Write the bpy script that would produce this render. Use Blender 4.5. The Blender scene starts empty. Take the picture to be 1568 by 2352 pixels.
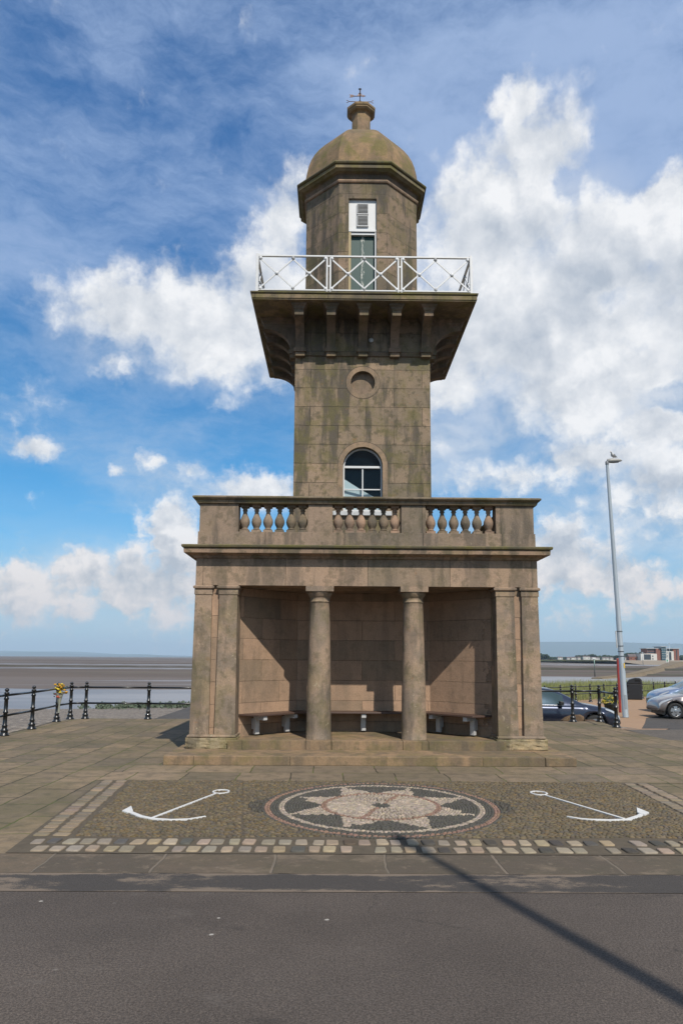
import bpy, bmesh, math, random
import numpy as np
from mathutils import Vector, Matrix
R = math.radians
random.seed(7); rng = np.random.default_rng(7)
C = bpy.context.scene.collection
sc = bpy.context.scene

# ---------------------------------------------------------------- camera
cam_d = bpy.data.cameras.new("camera"); cam = bpy.data.objects.new("camera", cam_d); C.objects.link(cam)
PITCH, ROLL, YAW = 0.13985, 0.00655, 0.01007
Rt = Vector((math.cos(YAW), -math.sin(YAW), 0)); Fw = Vector((math.sin(YAW)*math.cos(PITCH), math.cos(YAW)*math.cos(PITCH), math.sin(PITCH)))
Up = Rt.cross(Fw); Xc = Rt*math.cos(ROLL)+Up*math.sin(ROLL); Yc = -Rt*math.sin(ROLL)+Up*math.cos(ROLL); Zc = -Fw
cam.matrix_world = Matrix(((Xc.x, Yc.x, Zc.x, 0), (Xc.y, Yc.y, Zc.y, 0), (Xc.z, Yc.z, Zc.z, 1.8), (0, 0, 0, 1)))
cam_d.sensor_width = 36; cam_d.lens = 36*1700/2352; cam_d.shift_y = 95.824/2352
cam_d.clip_start = 0.1; cam_d.clip_end = 90000
sc.camera = cam

# ---------------------------------------------------------------- exposure
sc.view_settings.view_transform = 'Standard'; sc.view_settings.look = 'None'
sc.view_settings.exposure = 0.0; sc.view_settings.gamma = 1.0

# ---------------------------------------------------------------- sun
AZ, EL = R(19.0), R(48)           # sun stands behind the camera, to its right
sd = Vector((math.sin(AZ)*math.cos(EL), -math.cos(AZ)*math.cos(EL), math.sin(EL)))
sun_l = bpy.data.lights.new("sun", 'SUN'); sun = bpy.data.objects.new("sun", sun_l); C.objects.link(sun)
sun_l.energy = 4.8; sun_l.angle = R(0.55); sun_l.color = (1.0, 0.94, 0.845)
sun.rotation_euler = sd.to_track_quat('Z', 'Y').to_euler(); sun.location = (10, -20, 30)

# ---------------------------------------------------------------- world: sky and clouds (by direction)
w = bpy.data.worlds.new("World"); sc.world = w; w.use_nodes = True
nt = w.node_tree; N = nt.nodes; L = nt.links; N.clear()
def nd(t, **k):
    n = N.new(t)
    for a, b in k.items(): setattr(n, a, b)
    return n
def _in(s, v):
    if isinstance(v, bpy.types.NodeSocket): L.new(v, s)
    else: s.default_value = v
def M(op, a, b=0.0, c=None, clamp=False):
    n = nd('ShaderNodeMath', operation=op, use_clamp=clamp); _in(n.inputs[0], a); _in(n.inputs[1], b)
    if c is not None: _in(n.inputs[2], c)
    return n.outputs[0]
def VM(op, a, b=(0, 0, 0)):
    n = nd('ShaderNodeVectorMath', operation=op); _in(n.inputs[0], a); _in(n.inputs[1], b)
    return n.outputs[1] if op in ('LENGTH', 'DISTANCE', 'DOT_PRODUCT') else n.outputs[0]
def MR(v, a, b, c=0.0, d=1.0, it='SMOOTHSTEP'):
    n = nd('ShaderNodeMapRange', interpolation_type=it); _in(n.inputs[0], v); _in(n.inputs[1], a); _in(n.inputs[2], b); _in(n.inputs[3], c); _in(n.inputs[4], d)
    return n.outputs[0]
def NZ(v, scale, det=4, rough=.5, lac=2.0, dist=0.0):
    n = nd('ShaderNodeTexNoise'); L.new(v, n.inputs['Vector']); n.inputs['Scale'].default_value = scale; n.inputs['Detail'].default_value = det
    n.inputs['Roughness'].default_value = rough; n.inputs['Lacunarity'].default_value = lac; n.inputs['Distortion'].default_value = dist
    return n.outputs[0], n.outputs[1]
def MIX(f, a, b, bt='MIX'):
    n = nd('ShaderNodeMix', data_type='RGBA', blend_type=bt); _in(n.inputs[0], f); _in(n.inputs[6], a); _in(n.inputs[7], b); return n.outputs[2]
def RGB(c): return (c[0], c[1], c[2], 1)
sky = nd('ShaderNodeTexSky', sky_type='NISHITA'); sky.sun_disc = False; sky.sun_elevation = EL; sky.sun_rotation = math.pi-AZ
sky.air_density = 1.0; sky.dust_density = 0.6; sky.ozone_density = 2.5
tc = nd('ShaderNodeTexCoord').outputs['Generated']
sp = nd('ShaderNodeSeparateXYZ'); L.new(tc, sp.inputs[0])
az = M('MULTIPLY', M('ARCTAN2', sp.outputs[0], sp.outputs[1]), 57.2958)
el = M('MULTIPLY', M('ARCSINE', sp.outputs[2]), 57.2958)
cb = nd('ShaderNodeCombineXYZ'); L.new(az, cb.inputs[0]); L.new(el, cb.inputs[1]); ae = cb.outputs[0]
_, wn = NZ(ae, 0.22, 5, .6)
warp = VM('MULTIPLY', VM('SUBTRACT', wn, (.5, .5, .5)), (3.6, 2.4, 0))
_, wn2 = NZ(ae, 1.1, 4, .6)
warp2 = VM('MULTIPLY', VM('SUBTRACT', wn2, (.5, .5, .5)), (1.3, 1.1, 0))
aw = VM('ADD', VM('ADD', ae, warp), warp2)
blobs = [(15.1,38.4,2.0,1.5,.85),(17.1,35.4,3.6,2.8,1),(13.0,31.5,7.0,4.6,1.05),(21.7,29.2,6.6,3.8,1),(26.0,31.0,3.0,2.3,1.05),(18.3,25.2,10,5.4,1.15),(9.5,24.0,5.6,5.6,.95),(20.6,20.0,8.4,3.6,1),(26,24,4,6,1),
 (24.1,16.3,3.1,1.5,1.1),(20.4,14.5,3.6,1.5,1),(13.0,13.6,4.2,1.5,.8),(24.5,12.4,4.2,2.7,.9),(17.6,7.4,3.0,2.6,1.15),(21.8,5.6,3.6,2.0,1.05),(25.2,5.6,2.2,1.8,.7),
 (-15.8,24.9,5.4,2.6,1.05),(-10.3,24.6,6.2,3.4,1.15),(-6.0,27.8,3.4,2.6,1.0),(-4.6,31.5,2.8,2.9,.9),(-2.5,27,3,3,.9),(-17.7,21.2,1.8,.9,.7),(-22.3,14.9,2.4,.8,.75),(-14.2,14.2,1.3,.8,.75),(-16.7,13.7,.7,.6,.7),
 (-10.9,14.3,1.5,.8,.7),(-6.0,12.9,4.3,1.3,.8),(-12.4,9.6,1.7,2.0,1.3),(-11.2,7.4,2.6,1.6,1.2),(-22.0,4.6,4.0,2.0,1.05),(-19.2,6.4,2.2,1.4,1.1),(-14.0,5.2,3.8,2.1,1.25),(-6,6,4,3,.7),
 (-46,20,14,6,1),(48,18,12,8,1),(70,30,16,8,.9),(-75,28,18,7,.9),(110,25,20,9,1),(-120,30,22,9,1),(160,20,16,7,.9),(-165,35,15,8,.9),(45,45,12,6,.8),(-50,50,14,6,.8)]
holes = [(22.0,25.4,1.5,1.0,.5),(18.6,33.1,1.0,1.2,.5),(24.0,34.0,3.0,2.0,.6),(9.5,17.6,3.5,1.2,.5),(25.5,18.3,2.5,1.0,.8)]
def field(vec):
    tot = None
    for (a, b, sa, sb, am) in blobs:
        d = VM('LENGTH', VM('MULTIPLY', VM('SUBTRACT', vec, (a, b, 0)), (1/sa, 1/sb, 0)))
        m = MR(d, 2.05, 0.0, 0, am*1.04)
        tot = m if tot is None else M('MAXIMUM', tot, m)
    for (a, b, sa, sb, am) in holes:
        d = VM('LENGTH', VM('MULTIPLY', VM('SUBTRACT', vec, (a, b, 0)), (1/sa, 1/sb, 0)))
        tot = M('SUBTRACT', tot, MR(d, 1.5, .2, 0, am))
    return tot
F = field(aw)
def fbm(off):
    v = VM('ADD', VM('ADD', ae, VM('MULTIPLY', warp2, (.6, .6, 0))), off)
    a, _ = NZ(v, 0.19, 11, .60)
    c_, _ = NZ(VM('ADD', v, VM('MULTIPLY', off, (-.45, -.5, 0))), 0.55, 8, .56)
    return M('ADD', a, M('MULTIPLY', M('SUBTRACT', c_, .5), MR(el, 20, 6, .15, .95)))
n0 = fbm((0, 0, 0)); n1 = fbm((.7, 1.7, 0))
dens = M('ADD', M('MULTIPLY', F, .95), M('MULTIPLY', M('SUBTRACT', n0, .5), 2.1))
alpha = MR(dens, .20, .84)
# light from above right against shadowed bellies
lit = M('ADD', .66, M('MULTIPLY', M('SUBTRACT', n0, n1), 1.9), clamp=False)
big, _ = NZ(VM('MULTIPLY', ae, (1, 1.5, 1)), .12, 3, .5)
thick = MR(dens, .55, 1.5)
lit = M('SUBTRACT', lit, M('MULTIPLY', thick, MR(big, .35, .62, .0, .62)))
lit = MR(lit, 0.12, .85, 0, 1, 'LINEAR')
lowm = MR(el, 1.0, 12.0)
cl_lo = MIX(lowm, RGB((.50, .53, .57)), RGB((.47, .53, .62)))
cl_hi = MIX(lowm, RGB((.90, .81, .76)), RGB((.93, .94, .96)))
ccol = MIX(lit, cl_lo, cl_hi)
softs = [(17, 24, 13, 7, .95), (20, 19, 11, 4, .9), (14, 30, 9, 5, .8), (8, 16.5, 6, 3, .55), (-6, 24, 7, 4.5, .75), (-14, 23, 8, 3, .6), (24, 11, 7, 4, .7), (19, 7, 6, 3.5, .6), (-17, 5.5, 9, 3, .65), (-9, 12.5, 9, 1.6, .5), (-60, 25, 25, 10, .8), (70, 25, 25, 10, .8), (150, 30, 40, 15, .8), (-150, 30, 30, 12, .8)]
sft = None
for (a, b, sa, sb, am) in softs:
    d = VM('LENGTH', VM('MULTIPLY', VM('SUBTRACT', aw, (a, b, 0)), (1/sa, 1/sb, 0))); m = MR(d, 1.45, .1, 0, am); sft = m if sft is None else M('MAXIMUM', sft, m)
s3, _ = NZ(VM('MULTIPLY', VM('ADD', ae, warp), (1, 1.4, 1)), .16, 10, .62)
sft = M('MULTIPLY', sft, MR(s3, .30, .60, .15, 1.0))
scol = MIX(MR(s3, .38, .62), RGB((.46, .55, .66)), RGB((.78, .81, .86)))
# veils of cirrus, streaked
rot = nd('ShaderNodeMapping'); rot.inputs['Rotation'].default_value = (0, 0, R(33)); rot.inputs['Scale'].default_value = (.7, 1.9, 1); L.new(VM('ADD', ae, warp), rot.inputs[0])
c1, _ = NZ(rot.outputs[0], .10, 10, .66, dist=.15)
c2, _ = NZ(rot.outputs[0], .02, 3, .5)
side = MR(az, -16, 14, .0, .22)
hgt = MR(el, 16, 40, .0, .13)
veil = MR(M('ADD', M('ADD', M('ADD', c1, M('MULTIPLY', c2, .6)), side), hgt), .72, 1.22, 0, .80)
band = MR(el, 14, 3, 0, .52)
bz, _ = NZ(VM('MULTIPLY', VM('ADD', ae, warp), (.25, 1.3, 1)), .5, 6, .55)
band = M('MULTIPLY', band, MR(bz, .3, .6, .45, 1.0))
veil = M('MAXIMUM', veil, band)
vcol = MIX(MR(el, 6, 30), RGB((.56, .67, .79)), RGB((.41, .54, .79)))
tint = MIX(MR(el, 14, 40), RGB((.22, .74, 1.0)), RGB((.33, .80, 1.16)))
base = MIX(1.0, sky.outputs[0], tint, 'MULTIPLY')
SKY = 0.13
skyc = VM('SCALE', base); N[-1].inputs[3].default_value = SKY
lowblue = MIX(MR(el, 8, 0, 0, .75), skyc, RGB((.50, .62, .74)))
s1 = MIX(veil, lowblue, vcol)
s2 = MIX(alpha, MIX(sft, s1, scol), ccol)
bg = nd('ShaderNodeBackground'); L.new(s2, bg.inputs[0]); bg.inputs[1].default_value = 1.0
# the world background is scaled back to a physical strength of 0.1 after the colours above are lifted by the same factor
lift = VM('SCALE', s2); N[-1].inputs[3].default_value = 10.0
L.new(lift, bg.inputs[0]); bg.inputs[1].default_value = 0.1
wo = nd('ShaderNodeOutputWorld'); L.new(bg.outputs[0], wo.inputs[0])

# ---------------------------------------------------------------- material helpers
ALB = .72
def newmat(name):
    global nt, N, L
    m = bpy.data.materials.new(name); m.use_nodes = True; nt = m.node_tree; N = nt.nodes; L = nt.links
    p = N['Principled BSDF']; return m, p
def bump(p, h, s=.3, d=.02):
    b = nd('ShaderNodeBump'); b.inputs['Strength'].default_value = s; b.inputs['Distance'].default_value = d; L.new(h, b.inputs['Height']); L.new(b.outputs[0], p.inputs['Normal'])
def ramp(v, stops):
    n = nd('ShaderNodeValToRGB'); L.new(v, n.inputs[0]); e = n.color_ramp.elements
    while len(e) < len(stops): e.new(.5)
    for i, (x, c) in enumerate(stops): e[i].position = x; e[i].color = RGB(c)
    return n.outputs[0]
def pos(): return nd('ShaderNodeNewGeometry').outputs['Position']
def plain(name, col, rough=.6, metal=0, noise=.12, scale=8, spec=.5, coat=0, bmp=0):
    m, p = newmat(name); col = tuple(x*ALB for x in col)
    if noise:
        n, _ = NZ(pos(), scale, 5, .6); c = MIX(n, RGB([x*(1-noise) for x in col]), RGB([min(1, x*(1+noise)) for x in col])); L.new(c, p.inputs['Base Color'])
        if bmp: bump(p, n, .3, bmp)
    else: p.inputs['Base Color'].default_value = RGB(col)
    p.inputs['Roughness'].default_value = rough; p.inputs['Metallic'].default_value = metal; p.inputs['Specular IOR Level'].default_value = spec
    p.inputs['Coat Weight'].default_value = coat
    return m
def stone(name, col=(.27, .215, .17), brick=None, moss=.3, dark=.5, stainscale=.9, fleck=.3, warm=.5, offset=0.0, bs=1.0, mort=.6):
    """weathered sandstone; brick = (block length, course height, z phase)"""
    m, p = newmat(name); P = pos(); s = nd('ShaderNodeSeparateXYZ'); L.new(P, s.inputs[0])
    big, _ = NZ(P, stainscale, 6, .62)
    fine, fc = NZ(P, 38, 5, .7)
    mid, _ = NZ(P, 6, 6, .65)
    stv = VM('MULTIPLY', P, (2.6, 2.6, .45)); streak, _ = NZ(stv, 1.1, 6, .65)
    c = MIX(MR(big, .38, .62), RGB([x*.78 for x in col]), RGB([col[0]*1.18, col[1]*1.08, col[2]*1.0]))
    if brick:
        bl, bh, ph = brick
        u = M('ADD', M('ADD', s.outputs[0], s.outputs[1]), offset); cbv = nd('ShaderNodeCombineXYZ'); L.new(u, cbv.inputs[0]); L.new(M('SUBTRACT', s.outputs[2], ph), cbv.inputs[1])
        jit, jc = NZ(P, 5.0, 6, .65); wv = VM('ADD', cbv.outputs[0], VM('MULTIPLY', VM('SUBTRACT', jc, (.5, .5, .5)), (.026, .026, 0)))
        b = nd('ShaderNodeTexBrick'); L.new(wv, b.inputs['Vector']); b.inputs['Scale'].default_value = 1; b.inputs['Brick Width'].default_value = bl; b.inputs['Row Height'].default_value = bh
        b.inputs['Mortar Size'].default_value = .0065; b.inputs['Mortar Smooth'].default_value = .25; b.inputs['Bias'].default_value = 0
        b.inputs['Color1'].default_value = (0, 0, 0, 1); b.inputs['Color2'].default_value = (1, 1, 1, 1); b.inputs['Mortar'].default_value = (.5, .5, .5, 1)
        bc = nd('ShaderNodeSeparateColor'); L.new(b.outputs[0], bc.inputs[0])
        c = MIX(bc.outputs[0], MIX(.65, c, RGB((col[0]*.60, col[1]*.64, col[2]*.62))), MIX(.55, c, RGB((col[0]*1.42, col[1]*1.25, col[2]*1.15))))
    c = MIX(M('MULTIPLY', MR(streak, .47, .60), dark*1.3), c, RGB((.075, .07, .06)))
    c = MIX(M('MULTIPLY', MR(mid, .50, .62), dark*1.15), c, RGB((.10, .088, .06)))
    g, _ = NZ(VM('ADD', P, (13, 5, 2)), 2.1, 7, .7)
    c = MIX(M('MULTIPLY', MR(g, .45, .62), moss), c, RGB((.135, .125, .045)))
    g2, _ = NZ(VM('ADD', P, (3, 25, 9)), 9, 7, .75)
    c = MIX(M('MULTIPLY', MR(g2, .6, .68), fleck), c, RGB((.42, .37, .26)))
    g3, _ = NZ(VM('ADD', P, (31, 2, 19)), 5, 7, .8)
    c = MIX(M('MULTIPLY', MR(g3, .6, .7), warm*.6), c, RGB((.27, .13, .055)))
    c = MIX(.5, c, MIX(fine, RGB((.0, .0, .0)), RGB((1.36, 1.36, 1.36))), 'MULTIPLY')
    c = MIX(1.0, c, RGB((1.14, 1.10, 1.06)), 'MULTIPLY')
    h = M('ADD', M('MULTIPLY', fine, .35), M('MULTIPLY', mid, .6))
    if brick:
        gap, _ = NZ(P, 1.6, 5, .6); c = MIX(M('MULTIPLY', M('MULTIPLY', b.outputs['Fac'], MR(gap, .36, .56, .35, 1)), mort), c, RGB((.045, .038, .03)))
        h = M('SUBTRACT', h, M('MULTIPLY', b.outputs['Fac'], 1.1))
    L.new(c, p.inputs['Base Color']); p.inputs['Roughness'].default_value = .92; p.inputs['Specular IOR Level'].default_value = .2
    bump(p, h, .8*bs, .016)
    return m

# ---------------------------------------------------------------- geometry helpers
class MB:
    def __init__(s): s.v = []; s.f = []; s.sm = []
    def add(s, vs, fs, smooth=False):
        o = len(s.v); s.v += [tuple(v) for v in vs]; s.f += [tuple(i+o for i in f) for f in fs]; s.sm += [smooth]*len(fs)
    def box(s, x0, x1, y0, y1, z0, z1):
        s.add([(x0,y0,z0),(x1,y0,z0),(x1,y1,z0),(x0,y1,z0),(x0,y0,z1),(x1,y0,z1),(x1,y1,z1),(x0,y1,z1)], [(0,3,2,1),(4,5,6,7),(0,1,5,4),(1,2,6,5),(2,3,7,6),(3,0,4,7)])
    def loft(s, loops, cap0=True, cap1=True, closed=True, smooth=False):
        n = len(loops[0]); vs = [p for l in loops for p in l]; fs = []
        for k in range(len(loops)-1):
            for i in range(n if closed else n-1):
                j = (i+1) % n; fs.append((k*n+i, k*n+j, (k+1)*n+j, (k+1)*n+i))
        s.add(vs, fs, smooth)
        o = len(s.v)-len(vs)
        if cap0: s.f.append(tuple(o+i for i in reversed(range(n)))); s.sm.append(False)
        if cap1: s.f.append(tuple(o+(len(loops)-1)*n+i for i in range(n))); s.sm.append(False)
    def lathe(s, prof, c=(0, 0, 0), n=24, smooth=True, cap=True):
        s.loft([[(c[0]+r*math.cos(2*math.pi*i/n), c[1]+r*math.sin(2*math.pi*i/n), c[2]+z) for i in range(n)] for r, z in prof], cap, cap, True, smooth)
    def ngon(s, prof, n=8, c=(0, 0), ):
        k = 1/math.cos(math.pi/n)
        s.loft([[(c[0]+a*k*math.cos(2*math.pi*(i+.5)/n), c[1]+a*k*math.sin(2*math.pi*(i+.5)/n), z) for i in range(n)] for a, z in prof])
    def rect(s, prof, x0, x1, y0, y1):
        s.loft([[(x0-o, y0-o, z), (x1+o, y0-o, z), (x1+o, y1+o, z), (x0-o, y1+o, z)] for o, z in prof])
    def tube(s, pts, r, n=8, smooth=True):
        loops = []; pts = [Vector(p) for p in pts]
        rr = r if isinstance(r, (list, tuple)) else [r]*len(pts)
        for k, p in enumerate(pts):
            t = (pts[min(k+1, len(pts)-1)]-pts[max(k-1, 0)]).normalized(); a = t.orthogonal().normalized() if abs(t.z) > .9 or True else None
            ref = Vector((0, 0, 1)) if abs(t.z) < .95 else Vector((1, 0, 0)); a = t.cross(ref).normalized(); b = t.cross(a)
            loops.append([tuple(p+(a*math.cos(2*math.pi*i/n)+b*math.sin(2*math.pi*i/n))*rr[k]) for i in range(n)])
        s.loft(loops, True, True, True, smooth)
    def bar(s, a, b, w, h):
        a = Vector(a); b = Vector(b); t = (b-a).normalized(); ref = Vector((0, 0, 1)) if abs(t.z) < .95 else Vector((0, 1, 0)); u = t.cross(ref).normalized(); v = u.cross(t)
        s.loft([[tuple(p+u*(i*w/2)+v*(j*h/2)) for i, j in ((-1,-1),(1,-1),(1,1),(-1,1))] for p in (a, b)])
    def prism(s, poly, axis, t0, t1):
        """poly 2D points; axis 'x': poly=(y,z); 'y': poly=(x,z); 'z': poly=(x,y)"""
        def mk(p, t): return (t, p[0], p[1]) if axis == 'x' else ((p[0], t, p[1]) if axis == 'y' else (p[0], p[1], t))
        s.loft([[mk(p, t) for p in poly] for t in (t0, t1)])
    def build(s, name, mat, parent=None, bevel=0, seg=2, k=None, loc=None, rot=None):
        """k = (scale, z offset) baked into the vertices"""
        vs = s.v if k is None else [(x*k[0], y*k[0], z*k[0]+k[1]) for x, y, z in s.v]
        me = bpy.data.meshes.new(name); me.from_pydata(vs, [], s.f); me.polygons.foreach_set('use_smooth', s.sm)
        bm = bmesh.new(); bm.from_mesh(me); bmesh.ops.recalc_face_normals(bm, faces=bm.faces); bm.to_mesh(me); bm.free()
        if mat: me.materials.append(mat)
        o = bpy.data.objects.new(name, me); C.objects.link(o)
        if parent: o.parent = parent
        if loc: o.location = loc
        if rot: o.rotation_euler = rot
        if bevel:
            b = o.modifiers.new('bevel', 'BEVEL'); b.width = bevel; b.segments = seg; b.limit_method = 'ANGLE'; b.angle_limit = R(35)
        return o
def tag(o, label=None, cat=None, group=None, kind=None):
    if label: o['label'] = label
    if cat: o['category'] = cat
    if group: o['group'] = group
    if kind: o['kind'] = kind
    return o
def empty(name, loc=(0, 0, 0), rz=0, label=None, cat=None, group=None):
    o = bpy.data.objects.new(name, None); C.objects.link(o); o.location = loc; o.rotation_euler = (0, 0, rz); o.empty_display_size = .3
    return tag(o, label, cat, group)
def copy_tree(o, parent=None):
    c = o.copy(); C.objects.link(c); c.parent = parent
    for ch in list(o.children): copy_tree(ch, c)
    return c
def sheet(name, poly, z, mat, kind='structure'):
    b = MB(); b.add([(x, y, z) if len(p) == 2 else p for p in poly for x, y in [p[:2]]], [tuple(range(len(poly)))])
    o = b.build(name, mat)
    return tag(o, kind=kind)
def grid_sheet(name, xs, ys, zf, mat, kind='structure', smooth=True):
    b = MB(); nx, ny = len(xs), len(ys)
    b.add([(x, y, zf(x, y)) for y in ys for x in xs], [(j*nx+i, j*nx+i+1, (j+1)*nx+i+1, (j+1)*nx+i) for j in range(ny-1) for i in range(nx-1)], smooth)
    o = b.build(name, mat); return tag(o, kind=kind)

# ================================================================ MATERIALS
KB = (1.029, -.052)                       # unit scale of the tower drawings
ST_body = stone('stone_body', (.27, .215, .17), None, .12, .42, 1.1, .35)
ST_shaft = stone('stone_shaft', (.25, .205, .155), (1.28, .445, 7.94), .5, .62, .8, .25, .9, .25, 1.2)
ST_lant = stone('stone_lantern', (.215, .175, .135), (1.0, .50, 9.9), .35, .65, .9, .15, .45, .3)
ST_dark = stone('stone_balcony', (.19, .148, .115), None, .25, .55, 1.0, .1)
ST_moss = stone('stone_mossy', (.13, .12, .075), None, .8, .5, 1.5, .15, .2)
ST_recess = stone('stone_recess', (.335, .25, .185), (1.35, .41, .11), .04, .16, .9, .12, .4, .1, 1.0, .35)
ST_col = stone('stone_column', (.275, .22, .17), None, .3, .42, 1.6, .75, .8)
ST_step = stone('stone_step', (.235, .178, .118), (1.62, 3.0, -1.5), .4, .35, 1.2, .15, .3, .05)
ST_ped = stone('stone_pedestal', (.37, .31, .20), None, .6, .5, 3.5, .7, .4, 0, 1.8)
ST_warm = stone('stone_warm', (.29, .22, .165), None, .1, .3, 1.3, .2, .6)
WHITE = plain('white_paint', (.78, .78, .77), .45, 0, .06, 3)
WHITE_OLD = plain('weathered_white_paint', (.60, .60, .59), .6, 0, .25, 14)
TANWOOD = plain('bare_tan_wood', (.50, .40, .22), .7, 0, .2, 10)
BLACKP = plain('black_gloss_paint', (.012, .013, .014), .32, 0, .4, 20, .5, .2)
BLACKM = plain('black_plastic', (.018, .018, .02), .5, 0, .2, 5)
GALV = plain('pale_grey_steel', (.50, .55, .58), .38, .25, .10, 2.5)
def greendoor():
    m, p = newmat('peeling_green_paint'); P = pos()
    s = nd('ShaderNodeSeparateXYZ'); L.new(P, s.inputs[0])
    x = M('ABSOLUTE', M('SUBTRACT', s.outputs[0], .625))
    v = VM('MULTIPLY', P, (6, 6, 1.2)); n, _ = NZ(v, 7, 6, .7)
    mask = M('ADD', n, M('ADD', MR(x, .10, .0, 0, .2), MR(s.outputs[2], 10.40, 10.12, 0, .17)))
    c = MIX(MR(mask, .70, .74), RGB((.009, .046, .037)), RGB((.36, .36, .32))); L.new(c, p.inputs['Base Color']); p.inputs['Roughness'].default_value = .5
    return m
GREEN = greendoor()
def glassmat(name='window_glass', tint=(.02, .045, .07), al=.35):
    m, p = newmat(name); p.inputs['Base Color'].default_value = RGB(tint); p.inputs['Roughness'].default_value = .03; p.inputs['Specular IOR Level'].default_value = .9
    p.inputs['Coat Weight'].default_value = .5
    out = N['Material Output']; t = nd('ShaderNodeBsdfTransparent'); t.inputs[0].default_value = (.75, .85, .88, 1); mx = nd('ShaderNodeMixShader'); mx.inputs[0].default_value = 1-al
    L.new(t.outputs[0], mx.inputs[1]); L.new(p.outputs[0], mx.inputs[2]); L.new(mx.outputs[0], out.inputs[0])
    return m
GLASS = glassmat(al=.86)

# ================================================================ THE LIGHTHOUSE
CX, CY = .6237, 17.876
LH = empty('lighthouse', (CX, CY, 0), 0, 'tall weathered sandstone lighthouse with domed octagonal lantern, railed balcony and columned shelter at its foot', 'lighthouse')
def P(mb, name, mat, bevel=.006, parent=LH, **k): return mb.build(name, mat, parent, bevel, k=KB, **k)
FY = -3.878                                # front plane of the shelter
# steps
b = MB(); b.box(-3.46, 2.96, 12.81-CY, 13.80-CY, .0, .155); o = b.build('step', ST_step, LH, .012)
b = MB(); b.box(2.975, 3.50, 12.83-CY, 13.80-CY, .0, .148); o = b.build('step', ST_step, LH, .012)
b = MB(); b.box(-3.46, 3.50, 13.80-CY, 14.6-CY, .0, .153); b.build('step', ST_step, LH, .01)
# floor slab of the shelter
b = MB()
for x0, x1 in ((-2.52, -1.115), (-1.11, -.65), (-.645, .645), (.65, 1.11), (1.115, 2.52)):
    b.box(x0, x1, 13.73-CY, 15.9-CY, .150, .312)
b.build('floor_slab', ST_step, LH, .008)
ZF = (.312+.052)/1.029
# main walls with the half-octagon recess
outer = [(-3.07, FY+.06), (-2.36, FY+.06), (-2.36, FY+.50), (-1.335, -2.31), (1.335, -2.31), (2.36, FY+.50), (2.36, FY+.06), (3.07, FY+.06), (3.07, 3.86), (-3.07, 3.86)]
b = MB(); b.prism(outer, 'z', .12, 3.099); P(b, 'shelter_wall', ST_recess, .004)
b = MB(); b.box(-2.42, 2.42, FY+.45, -2.2, 3.10, 3.2); P(b, 'ceiling', ST_body)
# pilasters on pedestals
def rough_box(x0, x1, y0, y1, z0, z1, n=9, amp=.012):
    bm = bmesh.new(); bmesh.ops.create_cube(bm, size=1)
    for v in bm.verts: v.co = ((x0+x1)/2+v.co.x*(x1-x0), (y0+y1)/2+v.co.y*(y1-y0), (z0+z1)/2+v.co.z*(z1-z0))
    bmesh.ops.subdivide_edges(bm, edges=bm.edges, cuts=n, use_grid_fill=True)
    for v in bm.verts:
        q = v.co*7; a = math.sin(q.x*3.1+q.z*5)*math.cos(q.z*4.3+q.y*2)+math.sin(q.x*9.1+3)*.6+random.uniform(-.7, .7)
        if v.co.z < z1-.001: v.co.y += a*amp*(1 if v.co.y < (y0+y1)/2 else -1)
        v.co.z += a*amp*.4
    mb = MB(); bm.verts.index_update(); mb.add([tuple(v.co) for v in bm.verts], [tuple(v.index for v in f.verts) for f in bm.faces], True); bm.free(); return mb
for s in (-1, 1):
    x0, x1 = sorted((s*2.30, s*3.20)); px = MB()
    m = rough_box(x0, x1, FY-.085, FY+.60, .195, .385); P(m, 'pedestal', ST_ped, 0)
    b = MB(); b.rect([(-.035, .386), (-.015, .40), (-.02, .425), (-.05, .44)], x0, x1, FY-.085, FY+.58); P(b, 'pedestal_moulding', ST_col, .004)
    for a0, a1, dx in ((2.36, 2.69, 0), (2.825, 3.13, 0)):
        xx0, xx1 = sorted((s*a0, s*a1)); b = MB()
        b.loft([[(xx0-e, FY-e, z), (xx1+e, FY-e, z), (xx1+e, FY+.5, z), (xx0-e, FY+.5, z)] for e, z in ((.02, .44), (.012, 1.2), (0, 2.92), (.0, 2.93), (.012, 2.93), (.012, 3.03))])
        P(b, 'pilaster', ST_col, .006)
    b = MB(); b.rect([(.0, 3.031), (.03, 3.045), (.035, 3.08), (.0, 3.10)], *sorted((s*2.35, s*2.70)), FY-.01, FY+.5); P(b, 'pilaster_cap', ST_body, .003)
    b = MB(); b.rect([(.0, 3.031), (.03, 3.045), (.035, 3.08), (.0, 3.10)], *sorted((s*2.815, s*3.13)), FY-.01, FY+.5); P(b, 'pilaster_cap', ST_body, .003)
# columns
for s in (-.862, .865):
    c = (s, FY+.23, 0)
    prof = [(.228+.0*t, ZF) for t in (0,)]
    for t in range(0, 13):
        u = t/12; prof.append((.226-.046*u**1.5, ZF+.002+u*(2.80-ZF)))
    prof += [(.184, 2.81), (.192, 2.815), (.192, 2.835), (.182, 2.84), (.182, 2.90), (.19, 2.905), (.205, 2.93), (.235, 2.975), (.245, 3.0)]
    b = MB(); b.lathe(prof, c, 40); P(b, 'column', ST_col, 0)
    b = MB(); b.box(s-.255, s+.255, FY-.025, FY+.485, 3.001, 3.099); P(b, 'column_cap', ST_body, .006)
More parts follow.
